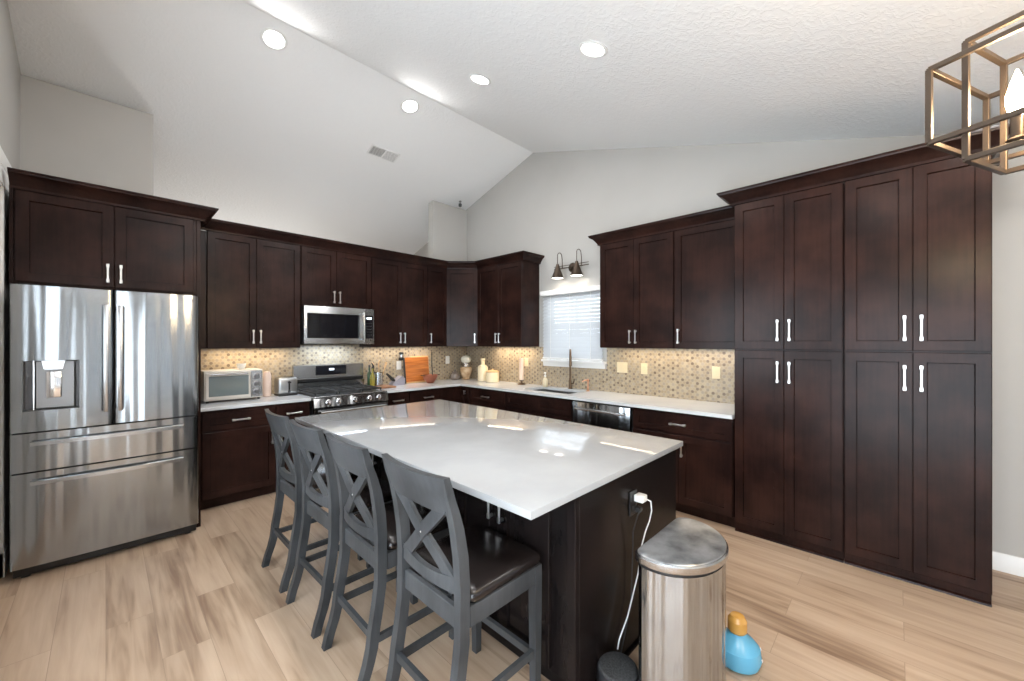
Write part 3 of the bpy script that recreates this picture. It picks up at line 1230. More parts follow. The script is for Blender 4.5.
# ------------------------------------------------------------------ dishwasher
r = thing('dishwasher', 'stainless steel dishwasher between the sink cabinet and the drawer cabinet', 'dishwasher', (0, -2.512, 0), RB)
W = .684
f = MB().box(.010, W - .010, -.600, -.02, .10, .875)
f.build('body', M['plastic_black'], r)
f = MB().box(.02, W - .02, -.55, -.05, 0, .10)
f.build('base', M['plastic_black'], r)
f = MB().box(.016, W - .016, -.640, -.601, .105, .868, .004, 2)
d = f.build('door', M['steel'], r)
f = MB()
f.tube([(.07, -.668, .805), (.10, -.682, .805), (W - .10, -.682, .805), (W - .07, -.668, .805)], .011, 10)
for x in (.075, W - .075):
    f.box(x - .009, x + .009, -.672, -.639, .796, .814, .002)
f.build('handle', M['steel_plain'], d)

# ------------------------------------------------------------------ faucet and dispensers
r = thing('faucet', 'tall dark bronze pull-down faucet behind the sink', 'faucet', (-.085, -2.095, .914))
f = MB()
f.lathe([(.028, 0), (.028, .006), (.020, .012), (.018, .10), (.013, .12)], 0, 0, 18)
dv = Vector((-.80, -.60, 0))
path = [Vector((0, 0, .10)), Vector((0, 0, .40))]
for i in range(1, 11):
    a = PI * i / 10
    path.append(Vector((0, 0, .40)) + dv * (.085 * (1 - math.cos(a))) + Vector((0, 0, .085 * math.sin(a))))
f.tube(path, .012, 12)
f.build('spout', M['bronze'], r)
f = MB()
e = dv * .17
f.tube([(e.x, e.y, .405), (e.x, e.y, .36), (e.x, e.y, .29)], [.014, .015, .019], 12)
f.build('spray_head', M['bronze'], r)
f = MB()
f.tube([(0, -.012, .065), (0, -.045, .07), (-.005, -.062, .10), (-.012, -.068, .13)], [.012, .009, .007, .006], 10)
f.build('lever_handle', M['bronze'], r)
r = thing('soap_dispenser', 'small copper pump soap dispenser at the back of the sink', 'soap dispenser', (-.12, -2.375, .914))
f = MB()
f.lathe([(.022, 0), (.022, .006), (.010, .012), (.009, .11), (.013, .115), (.013, .135), (.005, .14)], 0, 0, 16)
f.build('stem', M['copper'], r)
f = MB().tube([(0, 0, .125), (-.03, .02, .128), (-.062, .04, .112)], [.007, .006, .005], 10)
f.build('nozzle', M['copper'], r)
r = thing('soap_bottle', 'small pale pump soap bottle on the counter left of the sink', 'bottle', (-.13, -1.735, .9145))
f = MB()
f.lathe([(.030, 0), (.034, .01), (.034, .08), (.026, .105), (.012, .12), (.012, .13)], 0, 0, 18)
f.build('bottle_body', M['cream_ceramic'], r)
f = MB()
f.lathe([(.014, .131), (.014, .145), (.005, .147), (.005, .172), (.013, .174), (.013, .186)], 0, 0, 14)
f.tube([(0, 0, .18), (-.035, -.01, .178)], .005, 8)
f.build('pump', M['plastic_white'], r)

# ------------------------------------------------------------------ sconce
r = thing('vanity_sconce', 'two-light dark bronze wall lamp with cone shades above the window', 'wall lamp', (0, -2.075, 2.42))
f = MB(Matrix.Rotation(-PI / 2, 4, 'Y'))
f.lathe([(.060, .001), (.060, .012), (.045, .022), (.018, .028), (.014, .05)], 0, 0, 24)
f.build('back_plate', M['dark_bronze'], r)
f = MB()
f.tube([(-.045, -.26, 0), (-.045, .26, 0)], .006, 10)
f.tube([(-.045, -.26, .03), (-.045, .26, .03)], .004, 8)
f.build('cross_bar', M['dark_bronze'], r)
for yy in (.148, -.140):
    f = MB()
    pts = [(-.045, yy - .02, .0), (-.05, yy - .02, .10), (-.06, yy - .02, .16)]
    for i in range(0, 9):
        a = PI * i / 8
        pts.append((-.06 - .030 * (1 - math.cos(a)), yy - .02 + .02 * i / 8, .16 + .030 * math.sin(a)))
    pts.append((-.12, yy, .04))
    f.tube(pts, .0045, 8)
    f.build('gooseneck_arm', M['dark_bronze'], r)
    f = MB()
    prof = [(.016, .045), (.020, .03), (.026, .012), (.030, -.005), (.076, -.125), (.080, -.130), (.080, -.135), (.074, -.130), (.026, -.008), (.010, .0)]
    f.lathe(prof, -.12, yy, 28)
    sh = f.build('lamp_shade', M['dark_bronze'], r)
    f = MB()
    f.lathe([(.072, -.1285), (.060, -.1275), (.03, -.127), (.004, -.127)], -.12, yy, 24)
    f.build('diffuser', M['sconce_glow'], sh)
    lamp('sconce_light', 'SPOT', (-.12, -2.075 + yy, 2.42 - .14), 1.6, (1, .88, .72), (0, 0, 0), radius=.05, spot=math.radians(150))

# ------------------------------------------------------------------ ceiling fixtures
dl0 = thing('recessed_light', 'round recessed ceiling light nearest the left wall, left of the ridge', 'ceiling light', (0, 0, 0), group='recessed ceiling lights')
f = MB()
f.lathe([(.098, 0), (.100, -.004), (.085, -.010), (.075, -.006), (.075, 0)], 0, 0, 36)
f.build('trim_ring', M['white'], dl0)
f = MB().lathe([(.0745, 0), (.0745, -.005), (.03, -.0065), (.004, -.0065)], 0, 0, 36)
f.build('diffuser', M['led'], dl0)
spots = [(-3.09, -1.70 + .456, 'round recessed ceiling light nearest the left wall, left of the ridge'),
         (-1.797, -1.70 + .464 + .0, 'round recessed ceiling light just left of the ridge above the vent'),
         (-1.786, -2.36, 'round recessed ceiling light just right of the ridge'),
         (-1.806, -3.522, 'round recessed ceiling light farthest to the right'),
         ]
for i, (x, y, lab) in enumerate(spots):
    o = dl0 if i == 0 else dup(dl0)
    y = -1.244 if i == 0 else (-1.236 if i == 1 else y)
    s = -math.atan(SLOPE_L) if y > RY else math.atan(SLOPE_R)
    o.location = (x, y, ceil_z(y) - .001)
    if abs(y - RY) < .2:
        pass
    o.rotation_euler = (s, 0, 0)
    o['label'] = lab
for x, y in ((-3.09, -1.244), (-1.797, -1.236), (-1.786, -2.36), (-1.806, -3.522), (-3.09, -2.36), (-3.09, -3.522), (-3.09, -4.9), (-1.2, -5.4)):
    lamp('downlight', 'AREA', (x, y, ceil_z(y) - .012), DOWN_P, (1, .98, .96), (-math.atan(SLOPE_L) if y > RY else math.atan(SLOPE_R), 0, 0), size=.15)

lamp('added_ceiling_uplight', 'AREA', (-2.6, 2.0, 1.0), 16.0, (1, .97, .93), (PI, 0, 0), size=.5)  # unseen lamp added beyond the low wall to brighten the ceiling there
# vent
sl = -math.atan(SLOPE_L)
r = thing('ceiling_vent', 'white rectangular air register on the left slope of the ceiling', 'air vent', (-1.705, -.487, ceil_z(-.487) - .001), rot=(sl, 0, 0))
f = MB()
a, b = .182, .082
for x0, x1, y0, y1 in ((-a, a, -b, -b + .014), (-a, a, b - .014, b), (-a, -a + .016, -b, b), (a - .016, a, -b, b), (-.008, .008, -b, b)):
    f.box(x0, x1, y0, y1, -.008, 0, .001)
f.build('frame', M['white'], r)
MB().box(-a + .01, a - .01, -b + .01, b - .01, -.002, 0).build('duct_backing', M['plastic_black'], r)
f = MB()
for k in range(7):
    yy = -b + .026 + k * .0185
    f.box(-a + .016, -.008, yy - .0035, yy + .0035, -.006, -.003)
    f.box(.008, a - .016, yy - .0058, yy + .0058, -.006, -.003)
f.build('slats', M['white'], r)
# small sensor in the far corner
r = thing('ceiling_sensor', 'small grey cylindrical sensor hanging high in the corner beside the gable wall', 'sensor', (-.235, -.12, ceil_z(-.12)))
f = MB().lathe([(.022, .004), (.022, -.012), (.012, -.018), (.012, -.035)], 0, 0, 16)
f.build('mount', M['steel_plain'], r)
f = MB().lathe([(.016, -.035), (.026, -.042), (.026, -.075), (.018, -.085), (.004, -.087)], 0, 0, 16)
f.build('housing', new_mat('dark_grey_plastic', (.08, .08, .08), .4), r)

# ------------------------------------------------------------------ chandelier
e1a = math.radians(66.2)          # axis pointing away from the camera
E1 = Vector((math.cos(e1a), math.sin(e1a), 0))
E2 = Vector((E1.y, -E1.x, 0))
Fv = Vector((math.cos(math.radians(44.2)), math.sin(math.radians(44.2)), 0))
Rv = Vector((Fv.y, -Fv.x, 0))
cornerA = Vector((cam.location.x, cam.location.y, 0)) + Fv * 1.10 + Rv * 1.161
LEN = .90
ctr = cornerA + E2 * .1675 - E1 * (LEN / 2)
r = thing('chandelier', 'dark bronze open-cage rectangular chandelier with candle bulbs at the upper right', 'chandelier', (ctr.x, ctr.y, 1.986), math.atan2(-E1.y, -E1.x))
# local x runs toward the camera, local y = world -E2


def cage(x0, x1, hw, z0, z1, t, name):
    f = MB()
    for z in (z0, z1):
        for s in (-1, 1):
            f.box(x0, x1, s * hw - t / 2, s * hw + t / 2, z - t / 2, z + t / 2, .001)
        for x in (x0, x1):
            f.box(x - t / 2, x + t / 2, -hw, hw, z - t / 2, z + t / 2, .001)
    for x in (x0, x1):
        for s in (-1, 1):
            f.box(x - t / 2, x + t / 2, s * hw - t / 2, s * hw + t / 2, z0, z1, .001)
    return f.build(name, M['dark_bronze'], r)


h = LEN / 2
cage(-h, h, .1675, .058, .261, .013, 'wide_cage')
cage(-h + .052, h - .052, .112, 0.0, .318, .013, 'tall_cage')
f = MB()
f.box(-h + .06, h - .06, -.008, .008, .030, .044, .002)
f.box(-.008, .008, -.11, .11, .311, .325, .001)
f.build('centre_rail', M['dark_bronze'], r)
zc = ceil_z(ctr.y) - 1.986
f = MB()
f.tube([(0, 0, .31), (0, 0, zc - .02)], .006, 10)
f.lathe([(.062, zc - .001), (.062, zc - .014), (.02, zc - .026)], 0, 0, 24)
f.build('hanging_rod', M['dark_bronze'], r)
for i in range(5):
    x = -h + .109 + i * (LEN - .218) / 4
    f = MB()
    f.lathe([(.018, .044), (.022, .048), (.012, .056), (.0125, .108), (.010, .110)], x, 0, 14)
    ca = f.build('candle_socket', M['dark_bronze'], r)
    f = MB()
    f.lathe([(.010, .111), (.017, .128), (.021, .150), (.020, .172), (.013, .200), (.006, .222), (.002, .236)], x, 0, 16)
    f.build('bulb', M['bulb'], ca)
    p = r.matrix_basis if False else None
    w = Vector((ctr.x, ctr.y, 0)) - E1 * x
    lamp('candle_light', 'POINT', (w.x, w.y, 1.986 + .165), 8.0, (1, .74, .45), radius=.03)

# ------------------------------------------------------------------ island
IX0, IX1, IY0, IY1 = -3.065, -1.728, -4.084, -1.680
f = MB().box(IX0, IX1, IY0, IY1, .884, .914, .003, 2)
tag(f.build('island_countertop', M['quartz_darkened']), 'large glossy white quartz island countertop in the middle of the kitchen', 'countertop')
bx0, bx1, by0, by1 = -2.768, -1.755, -4.052, -1.715
r = thing('kitchen_island', 'black-stained island cabinet below the white quartz top', 'kitchen island', (bx0, by1, 0))
f = MB()
Lx, Ly = bx1 - bx0, by1 - by0
f.box(.02, Lx - .02, -Ly + .02, -.02, .09, .8825)
f.box(.06, Lx - .06, -Ly + .02, -.06, 0, .09)
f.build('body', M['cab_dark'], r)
# end panels
for yy0, yy1 in ((-Ly, -Ly + .0195), (-.0195, 0)):
    f = MB()
    f.box(.036, Lx, yy0, yy1, 0, .8825, .002)
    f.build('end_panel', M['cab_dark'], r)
f = MB()
f.box(.0, .030, -Ly - .004, -Ly + .04, 0, .8825, .003)
f.build('corner_post', M['cab_dark'], r)
f = MB()
f.box(.0, .030, -.04, .0, 0, .8825, .003)
f.build('corner_post', M['cab_dark'], r)
f = MB().box(.004, Lx, -Ly - .012, -Ly - .0005, 0, .012, .003)
f.build('shoe_moulding', M['cab_dark'], r)
# seating-side doors (face -x)
n = 7
y_start = 3.61 - 1.715     # the pair of pulls seen past the nearest stool
edges = []
w = .312
pos = y_start
pairs = [y_start + k * 2 * w for k in (-3, -2, -1, 0)]
for pc in pairs:
    for a, b, hx in ((pc - w, pc, pc - .036), (pc, pc + w, pc + .036)):
        a2 = max(a, .045)
        if b - a2 < .1:
            continue
        b2 = min(b, Ly - .045)
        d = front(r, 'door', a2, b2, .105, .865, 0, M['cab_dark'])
        d.location = (.0195, 0, 0)
        d.rotation_euler = (0, 0, RB)
        handle(d, hx, .715, -.0195, .135)
# range-side fronts (face +x)
for k in range(4):
    a = .045 + k * (Ly - .09) / 4
    b = a + (Ly - .09) / 4
    d = front(r, 'door', -b, -a, .105, .865, 0, M['cab_dark'])
    d.location = (Lx - .0195, 0, 0)
    d.rotation_euler = (0, 0, PI / 2)

# outlet on the island end, charger and cord
r = thing('wall_outlet', 'black electrical outlet on the end panel of the island', 'outlet', (-2.286, -4.0525, .710))
f = MB().box(-.036, .036, -.006, 0, -.058, .058, .002)
f.build('cover_plate', M['plastic_black'], r)
f = MB()
for z in (-.024, .024):
    f.box(-.017, .017, -.0085, -.006, z - .015, z + .015, .002)
f.build('receptacle', M['rubber'], r)
r = thing('power_adapter', 'white plug-in adapter in the island outlet with a white cable running down', 'charger', (-2.269, -4.0615, .734))
f = MB().box(-.020, .030, -.045, -.0, -.015, .017, .004, 2)
f.build('plug_body', M['plastic_white'], r)
f = MB()
P = [(.012, -.045, 0), (.030, -.062, -.012), (.040, -.062, -.06), (.030, -.055, -.11), (.0, -.05, -.15), (-.03, -.045, -.21), (-.055, -.040, -.33), (-.10, -.035, -.42), (-.14, -.030, -.50), (-.20, -.022, -.575), (-.215, -.022, -.61)]
f.tube(P, .0032, 8)
f.build('cable', M['plastic_white'], r)
# black round device on the floor
r = thing('floor_device', 'small black cylindrical device with a fabric top on the floor between island and bin', 'speaker', (-2.60, -4.150, 0))
f = MB().lathe([(.070, 0), (.082, .006), (.085, .03), (.085, .135), (.080, .150)], 0, 0, 36)
f.build('housing', new_mat('black_satin', (.02, .02, .022), .3), r)
f = MB().lathe([(.0795, .1505), (.074, .158), (.05, .163), (.004, .164)], 0, 0, 36)
f.build('fabric_top', M['mesh_black'], r)
f = MB()
f.box(.324, .352, .0635, .0885, .664, .688, .003)
q = [(.338, .0635, .676), (.308, .045, .698), (.276, .050, .676), (.268, .07, .596), (.278, .078, .476), (.268, .080, .276), (.218, .080, .156), (.15, .075, .06), (.075, .04, .03)]
f.tube(q, .0028, 8)
f.build('power_cord', M['rubber'], r)

# ------------------------------------------------------------------ trash can (semi-round)
r = thing('trash_can', 'semi-round brushed steel trash can with a flat lid beside the island', 'trash can', (-2.418, -4.235, 0))
WX, DY = .47, .268


def dring(z, inset=0.0, n=36, dz=None):
    hw = WX / 2 - inset
    rb = .05
    y1 = -inset
    D = DY - inset * 2
    pts = []
    for i in range(n + 1):
        t = PI * i / n
        pts.append((hw * math.cos(t), y1 - rb - (D - rb) * math.sin(t) ** .9))
    for i in range(1, 6):
        t = PI - PI / 2 * i / 5
        pts.append((-hw + rb + rb * math.cos(t), y1 - rb + rb * math.sin(t)))
    for i in range(0, 5):
        t = PI / 2 - PI / 2 * i / 5
        pts.append((hw - rb + rb * math.cos(t), y1 - rb + rb * math.sin(t)))
    return [(x, y, z if dz is None else z + dz(x, y)) for x, y in pts]


f = MB().loft([dring(.0, .006), dring(.004, .002), dring(.035, .002), dring(.036, .008)])
f.build('base_ring', M['plastic_black'], r)
f = MB().loft([dring(.037, .008), dring(.629, .008)])
f.build('bin_body', M['steel_can'], r)
f = MB().loft([dring(.630, .010), dring(.641, .010)])
f.build('rim_gasket', M['plastic_black'], r)
f = MB()
f.loft([dring(.642, .002), dring(.647, -.001), dring(.667, -.001), dring(.673, .004)])
lid = f.build('lid_rim', M['steel_plain'], r)
dm = lambda x, y: .010 * (1 - (x / .23) ** 2)
f = MB()
f.loft([dring(.6735, .006), dring(.677, .010), dring(.679, .03)])
f.build('lid', M['lid_film'], r)
f = MB().box(-.05, .05, -.305, -.262, .012, .022, .004, 2)
f.build('foot_pedal', M['steel_plain'], r)

# blue jug behind the bin
r = thing('plastic_jug', 'translucent blue plastic jug with an amber cap on the floor behind the bin', 'jug', (-2.015, -4.44, 0), math.radians(30))
f = MB()
f.lathe([(.070, 0), (.090, .012), (.100, .045), (.092, .085), (.064, .115), (.038, .130), (.032, .140)], 0, 0, 32)
f.build('jug_body', M['blue_plastic'], r)
f = MB()
f.lathe([(.034, .141), (.040, .150), (.040, .195), (.028, .215), (.004, .220)], 0, 0, 24)
f.build('cap', new_mat('amber_plastic', (.50, .26, .06), .25), r)
f = MB()
for a, z in ((-.5, .075), (-.9, .055), (-1.5, .07), (-2.0, .05)):
    cx_, cy_ = .0945 * math.cos(a), .0945 * math.sin(a)
    f.box(cx_ - .006, cx_ + .006, cy_ - .006, cy_ + .006, z - .006, z + .006, .002)
f.build('printed_marks', M['paper'], r)

# ------------------------------------------------------------------ stools


def lerp_path(pts, z):
    for (z0, x0), (z1, x1) in zip(pts[:-1], pts[1:]):
        if z0 <= z <= z1:
            t = (z - z0) / (z1 - z0)
            t = t * t * (3 - 2 * t) * .5 + t * .5
            return x0 + (x1 - x0) * t
    return pts[-1][1]


REAR = [(0, -.096), (.18, -.045), (.45, -.006), (.70, -.004), (.85, -.028), (1.045, -.084)]


def rear_x(z): return lerp_path(REAR, z)


def make_stool():
    r = thing('counter_stool', 'stool', 'stool', (0, 0, 0), 0, 'counter stools along the island')
    m = M['stool']
    zs = [0, .06, .12, .18, .26, .35, .45, .55, .65, .75, .85, .92, .98, 1.025]
    for s in (-1, 1):
        f = MB()
        rings = []
        for z in zs:
            x = rear_x(z)
            yo = s * .190
            t = (.021 if z > .2 else .018 + .003 * z / .2) if z < .8 else .021 - .0095 * (z - .8) / .225
            rings.append([(x - t, yo - .018, z), (x + t, yo - .018, z), (x + t, yo + .018, z), (x - t, yo + .018, z)])
        f.loft(rings)
        f.build('leg', m, r)
        f = MB()
        yo = s * .187
        f.loft([[(.385 - t, yo - t, z), (.385 + t, yo - t, z), (.385 + t, yo + t, z), (.385 - t, yo + t, z)] for z, t in ((0, .016), (.49, .020), (.565, .020))])
        f.build('leg', m, r)
    # apron
    f = MB()
    f.box(.021, .365, -.204, -.184, .492, .565, .002)
    f.box(.021, .365, .184, .204, .492, .565, .002)
    f.box(-.012, .008, -.174, .174, .485, .560, .002)
    f.box(.385, .403, -.167, .167, .492, .565, .002)
    f.build('apron', m, r)
    # footrests
    for nm, a, b in (('footrest', (.385, -.170, .185), (.385, .170, .185)), ('stretcher', (rear_x(.225), -.174, .225), (rear_x(.225), .174, .225)),
                     ('stretcher', (rear_x(.205) + .018, -.188, .205), (.370, -.188, .205)), ('stretcher', (rear_x(.205) + .018, .188, .205), (.370, .188, .205))):
        MB().bar(a, b, .018, .030).build(nm, m, r)
    # cushion
    f = MB()
    def cr(z, ins, cz=0):
        x0, x1, hw = .024 + ins, .412 - ins, .204 - ins
        c = .03
        pts = []
        for (cx, cy, a0) in ((x1 - c, hw - c, 0), (x0 + c, hw - c, 90), (x0 + c, -hw + c, 180), (x1 - c, -hw + c, 270)):
            for k in range(5):
                a = math.radians(a0 + 90 * k / 4)
                pts.append((cx + c * math.cos(a), cy + c * math.sin(a), z))
        return pts
    f.loft([cr(.566, .006), cr(.572, .0), cr(.592, -.004), cr(.607, .004), cr(.618, .03), cr(.625, .08), cr(.628, .14)])
    f.build('seat_cushion', M['leather'], r, smooth=60)
    # curved top rail: bows backward in the middle; arched lower edge
    def rail(zb, ztp, y0, y1, bow, name, th=.011, n=14, bow_z=True):
        f = MB()
        rings = []
        for i in range(n + 1):
            y = y0 + (y1 - y0) * i / n
            u = 2 * (y - y0) / (y1 - y0) - 1
            bx = -bow * (1 - u * u)
            b_, t_ = zb(u), ztp(u)
            xb, xt = rear_x(b_) + bx, rear_x(t_) + bx
            rings.append([(xb - th, y, b_), (xb + th, y, b_), (xt + th, y, t_), (xt - th, y, t_)])
        f.loft(rings)
        return f.build(name, m, r, smooth=40)
    rail(lambda u: .905 - .008 * u * u, lambda u: 1.042 - .004 * (1 - u * u), -.209, .209, .022, 'top_rail', th=.0125)
    rail(lambda u: .612, lambda u: .655 + .022 * u * u, -.184, .184, .020, 'back_rail')
    # crossed back slats
    for s in (-1, 1):
        f = MB()
        rings = []
        for i in range(15):
            t = i / 14
            z = .640 + (.930 - .640) * t
            y = s * (-.160 + .320 * t)
            u = y / .19
            bx = -.021 * (1 - u * u)
            x = rear_x(z) + bx
            # width perpendicular to the slat
            dx, dz_ = .320 / math.hypot(.32, .29), .290 / math.hypot(.32, .29)
            hw = .024
            ny, nz = -dz_ * s * hw, dx * hw
            th = .009 - (.0015 if s > 0 else 0)
            rings.append([(x - th, y + ny, z + nz), (x + th, y + ny, z + nz), (x + th, y - ny, z - nz), (x - th, y - ny, z - nz)])
        f.loft(rings)
        f.build('back_slat', m, r)
    f = MB(Matrix.Translation((rear_x(.785) - .030, 0, .785)) @ Matrix.Rotation(-PI / 2, 4, 'Y'))
    f.lathe([(.0035, -.004), (.0035, .001), (.002, .002)], 0, 0, 10)
    f.build('screw_cap', M['nickel'], r)
    return r


st = make_stool()
labs = ['grey wooden X-back counter stool farthest from the camera, at the range end of the island',
        'grey wooden X-back counter stool second farthest, behind the stool by the range end',
        'grey wooden X-back counter stool third from the range end, left of the nearest one',
        'grey wooden X-back counter stool nearest the camera, its black seat fully in view']
for i, (y, a, x) in enumerate(((-2.150, 0, -3.235), (-2.668, 1, -3.235), (-3.172, -1, -3.228), (-3.705, 0, -3.207))):
    o = st if i == 0 else dup(st)
    o.location = (x, y, 0)
    o.rotation_euler = (0, 0, math.radians(a))
    o['label'] = labs[i]

# ------------------------------------------------------------------ small things on the counters
CZ = .9145


def outlet(label, loc, rz, w=.072, h=.118, mat=None, kind='outlet'):
    r = thing('wall_outlet' if kind == 'outlet' else 'light_switch', label, kind, loc, rz)
    f = MB().box(-w / 2, w / 2, -.006, 0, -h / 2, h / 2, .002)
    f.build('cover_plate', mat or M['outlet_tan'], r)
    f = MB()
    if kind == 'outlet':
        for z in (-.022, .022):
            f.box(-.016, .016, -.009, -.0062, z - .014, z + .014, .002)
        f.build('receptacle', mat or M['outlet_tan'], r)
    else:
        k = 2 if w > .1 else 1
        for i in range(k):
            cx = (i - (k - 1) / 2) * .046
            f.box(cx - .016, cx + .016, -.010, -.0062, -.033, .033, .002)
        f.build('rocker', mat or M['outlet_tan'], r)
    return r


outlet('cream double rocker switch plate just right of the window sill', (-.009, -2.757, 1.203), RB, .128, .118, kind='switch')
outlet('cream outlet on the mosaic below the cabinet pair right of the window', (-.009, -3.018, 1.201), RB)
outlet('cream outlet on the mosaic nearest the tall pantry', (-.009, -3.740, 1.197), RB)
outlet('cream outlet on the mosaic behind the tall candle', (-.009, -1.302, 1.213), RB)
outlet('white outlet on the mosaic left of the cutting board', (-1.226, -.009, 1.165), 0, mat=M['plastic_white'])
outlet('white outlet on the mosaic right of the cutting board', (-.395, -.009, 1.215), 0, mat=M['plastic_white'])
r = thing('air_freshener', 'black plug-in fixture above the outlet left of the cutting board', 'air freshener', (-1.205, -.012, 1.232))
f = MB().box(-.030, .030, -.045, -.004, .004, .040, .004)
f.build('holder', M['plastic_black'], r)
f = MB().lathe([(.024, .041), (.026, .07), (.024, .085)], 0, -.03, 16)
f.build('glass_body', M['steel_plain'], r)
f = MB().lathe([(.030, .086), (.030, .112), (.02, .118)], 0, -.03, 16)
f.build('cap', M['plastic_black'], r)

# toaster oven
r = thing('toaster_oven', 'countertop toaster oven with glass door and three knobs beside the fridge', 'toaster oven', (-3.435, -.06, CZ))
f = MB()
W, D, H = .478, .30, .300
f.box(0, W, -D, 0, .018, H, .008, 2)
f.build('body', M['white_foil'], r)
f = MB()
for x in (.03, W - .03):
    for y in (-D + .03, -.03):
        f.lathe([(.012, 0), (.012, .018)], x, y, 10)
f.build('feet', M['plastic_black'], r)
f = MB()
f.box(.012, .365, -D - .014, -D - .001, .035, H - .015, .004)
d = f.build('door', M['white_foil'], r)
MB().box(.035, .352, -D - .0165, -D - .0135, .060, H - .050, .002).build('door_window', M['oven_glass'], d)
f = MB().tube([(.045, -D - .040, H - .032), (.340, -D - .040, H - .032)], .008, 10)
for x in (.06, .325):
    f.box(x - .006, x + .006, -D - .040, -D - .013, H - .038, H - .026)
f.build('handle', M['chrome'], d)
f = MB().box(.372, W - .008, -D - .010, -D - .001, .030, H - .012, .003)
cp = f.build('control_panel', M['steel_plain'], r)
for z in (.085, .160, .235):
    f = MB(Matrix.Translation((.420, -D - .0105, z)) @ Matrix.Rotation(PI / 2, 4, 'X'))
    f.lathe([(.028, 0), (.028, .004), (.020, .006), (.018, .024), (.014, .027)], 0, 0, 18)
    f.build('knob', new_mat('knob_grey', (.22, .22, .23), .3, .5) if z < .09 else bpy.data.materials['knob_grey'], r)
r = thing('small_bowl', 'small cream bowl sitting on top of the toaster oven', 'bowl', (-3.110, -.20, CZ + .3005))
f = MB().lathe([(.018, 0), (.030, .006), (.040, .035), (.042, .055), (.038, .055), (.034, .030), (.010, .010)], 0, 0, 20)
f.build('bowl_body', M['paper'], r)
MB().lathe([(.032, .028), (.030, .036), (.004, .040)], 0, 0, 14).build('filling', M['board_brown'], r)
# kettle-like blush appliance
r = thing('water_pitcher', 'tall rounded blush pink container right of the toaster oven', 'pitcher', (-2.882, -.20, CZ))
f = MB().lathe([(.034, 0), (.040, .008), (.040, .21), (.037, .24), (.026, .262), (.004, .268)], 0, 0, 22)
f.build('pitcher_body', M['pink_ceramic'], r)
f = MB().tube([(-.036, 0, .225), (-.058, 0, .215), (-.064, 0, .15), (-.058, 0, .085), (-.036, 0, .07)], .006, 8)
f.build('handle', M['pink_ceramic'], r)
# toaster
r = thing('toaster', 'two-slice chrome toaster between the blush container and the range', 'toaster', (-2.705, -.215, CZ))
f = MB().box(-.095, .095, -.085, .085, .016, .195, .026, 4)
f.build('body', M['toaster'], r)
f = MB().box(-.094, .094, -.084, .084, 0, .020, .004)
f.build('base', M['plastic_black'], r)
f = MB()
for y in (-.026, .026):
    f.box(-.070, .070, y - .012, y + .012, .1945, .1965)
f.build('bread_slot', M['plastic_black'], r)
f = MB()
f.box(.0, .016, -.094, -.0855, .06, .16, .002)
f.box(-.008, .024, -.106, -.094, .135, .152, .003)
f.build('lever', M['plastic_black'], r)
f = MB(Matrix.Translation((.008, -.0855, .045)) @ Matrix.Rotation(PI / 2, 4, 'X'))
f.lathe([(.014, 0), (.012, .012)], 0, 0, 14)
f.build('dial', M['plastic_black'], r)

# right of the range
r = thing('cutting_board', 'small walnut serving board lying on the counter under the oil bottle', 'cutting board', (-1.690, -.24, CZ))
f = MB().box(-.064, .185, -.20, .13, 0, .018, .006, 2)
f.build('board', M['board_brown'], r)
r = thing('oil_bottle', 'glass bottle of yellow-green oil beside the steel utensil crock', 'bottle', (-1.724, -.235, CZ + .0185))
f = MB().lathe([(.030, 0), (.033, .006), (.033, .10), (.028, .135), (.013, .17), (.012, .215), (.015, .218), (.015, .225)], 0, 0, 20)
f.build('bottle_body', M['oil'], r)
f = MB().lathe([(.013, .226), (.013, .238), (.005, .242), (.004, .268)], 0, 0, 12)
f.build('pour_spout', M['plastic_black'], r)
r = thing('oil_bottle', 'shorter dark green bottle at the left back of the serving board', 'bottle', (-1.722, -.145, CZ + .0185))
f = MB().lathe([(.024, 0), (.026, .006), (.026, .15), (.012, .185), (.011, .235)], 0, 0, 18)
f.build('bottle_body', new_mat('dark_green_glass', (.03, .06, .025), .1), r)
f = MB().lathe([(.013, .236), (.013, .262)], 0, 0, 12)
f.build('cap', M['plastic_black'], r)
r = thing('utensil_crock', 'brushed steel crock holding cooking utensils right of the range', 'utensil crock', (-1.628, -.20, CZ + .0185))
f = MB().lathe([(.052, 0), (.055, .004), (.055, .170), (.051, .170), (.050, .012), (.004, .010)], 0, 0, 28)
f.build('crock_body', M['steel_plain'], r)


def spoon(label, name, tx, ty, h, tilt, wd, mat, kind, ox=0, oy=0):
    r = thing(name, label, 'utensil', (-1.628 + ox, -.20 + oy, CZ + .0185 + .013))
    f = MB()
    top = Vector((tx, ty, h))
    f.tube([(0, 0, 0), top * .5, top], [.005, .005, .006], 8)
    f.build('handle', mat, r)
    T = Matrix.Translation(top) @ top.to_track_quat('Z', 'Y').to_matrix().to_4x4()
    f = MB(T)
    if kind == 'spoon':
        rings = []
        for i in range(9):
            t = i / 8
            w_ = wd * math.sin(PI * (.12 + .86 * t)) ** .7
            z = t * wd * 3.0
            rings.append([(w_ * math.cos(a), .006 * math.sin(a) + .010 * math.sin(PI * t), z) for a in [2 * PI * k / 12 for k in range(12)]])
        f.loft(rings)
    else:
        f.loft([[(-w_, -.003, z), (w_, -.003, z), (w_, .003, z), (-w_, .003, z)] for z, w_ in ((0, .008), (.02, wd), (.085, wd * 1.1), (.09, wd))])
    f.build('head', mat, r, smooth=50)
    return r


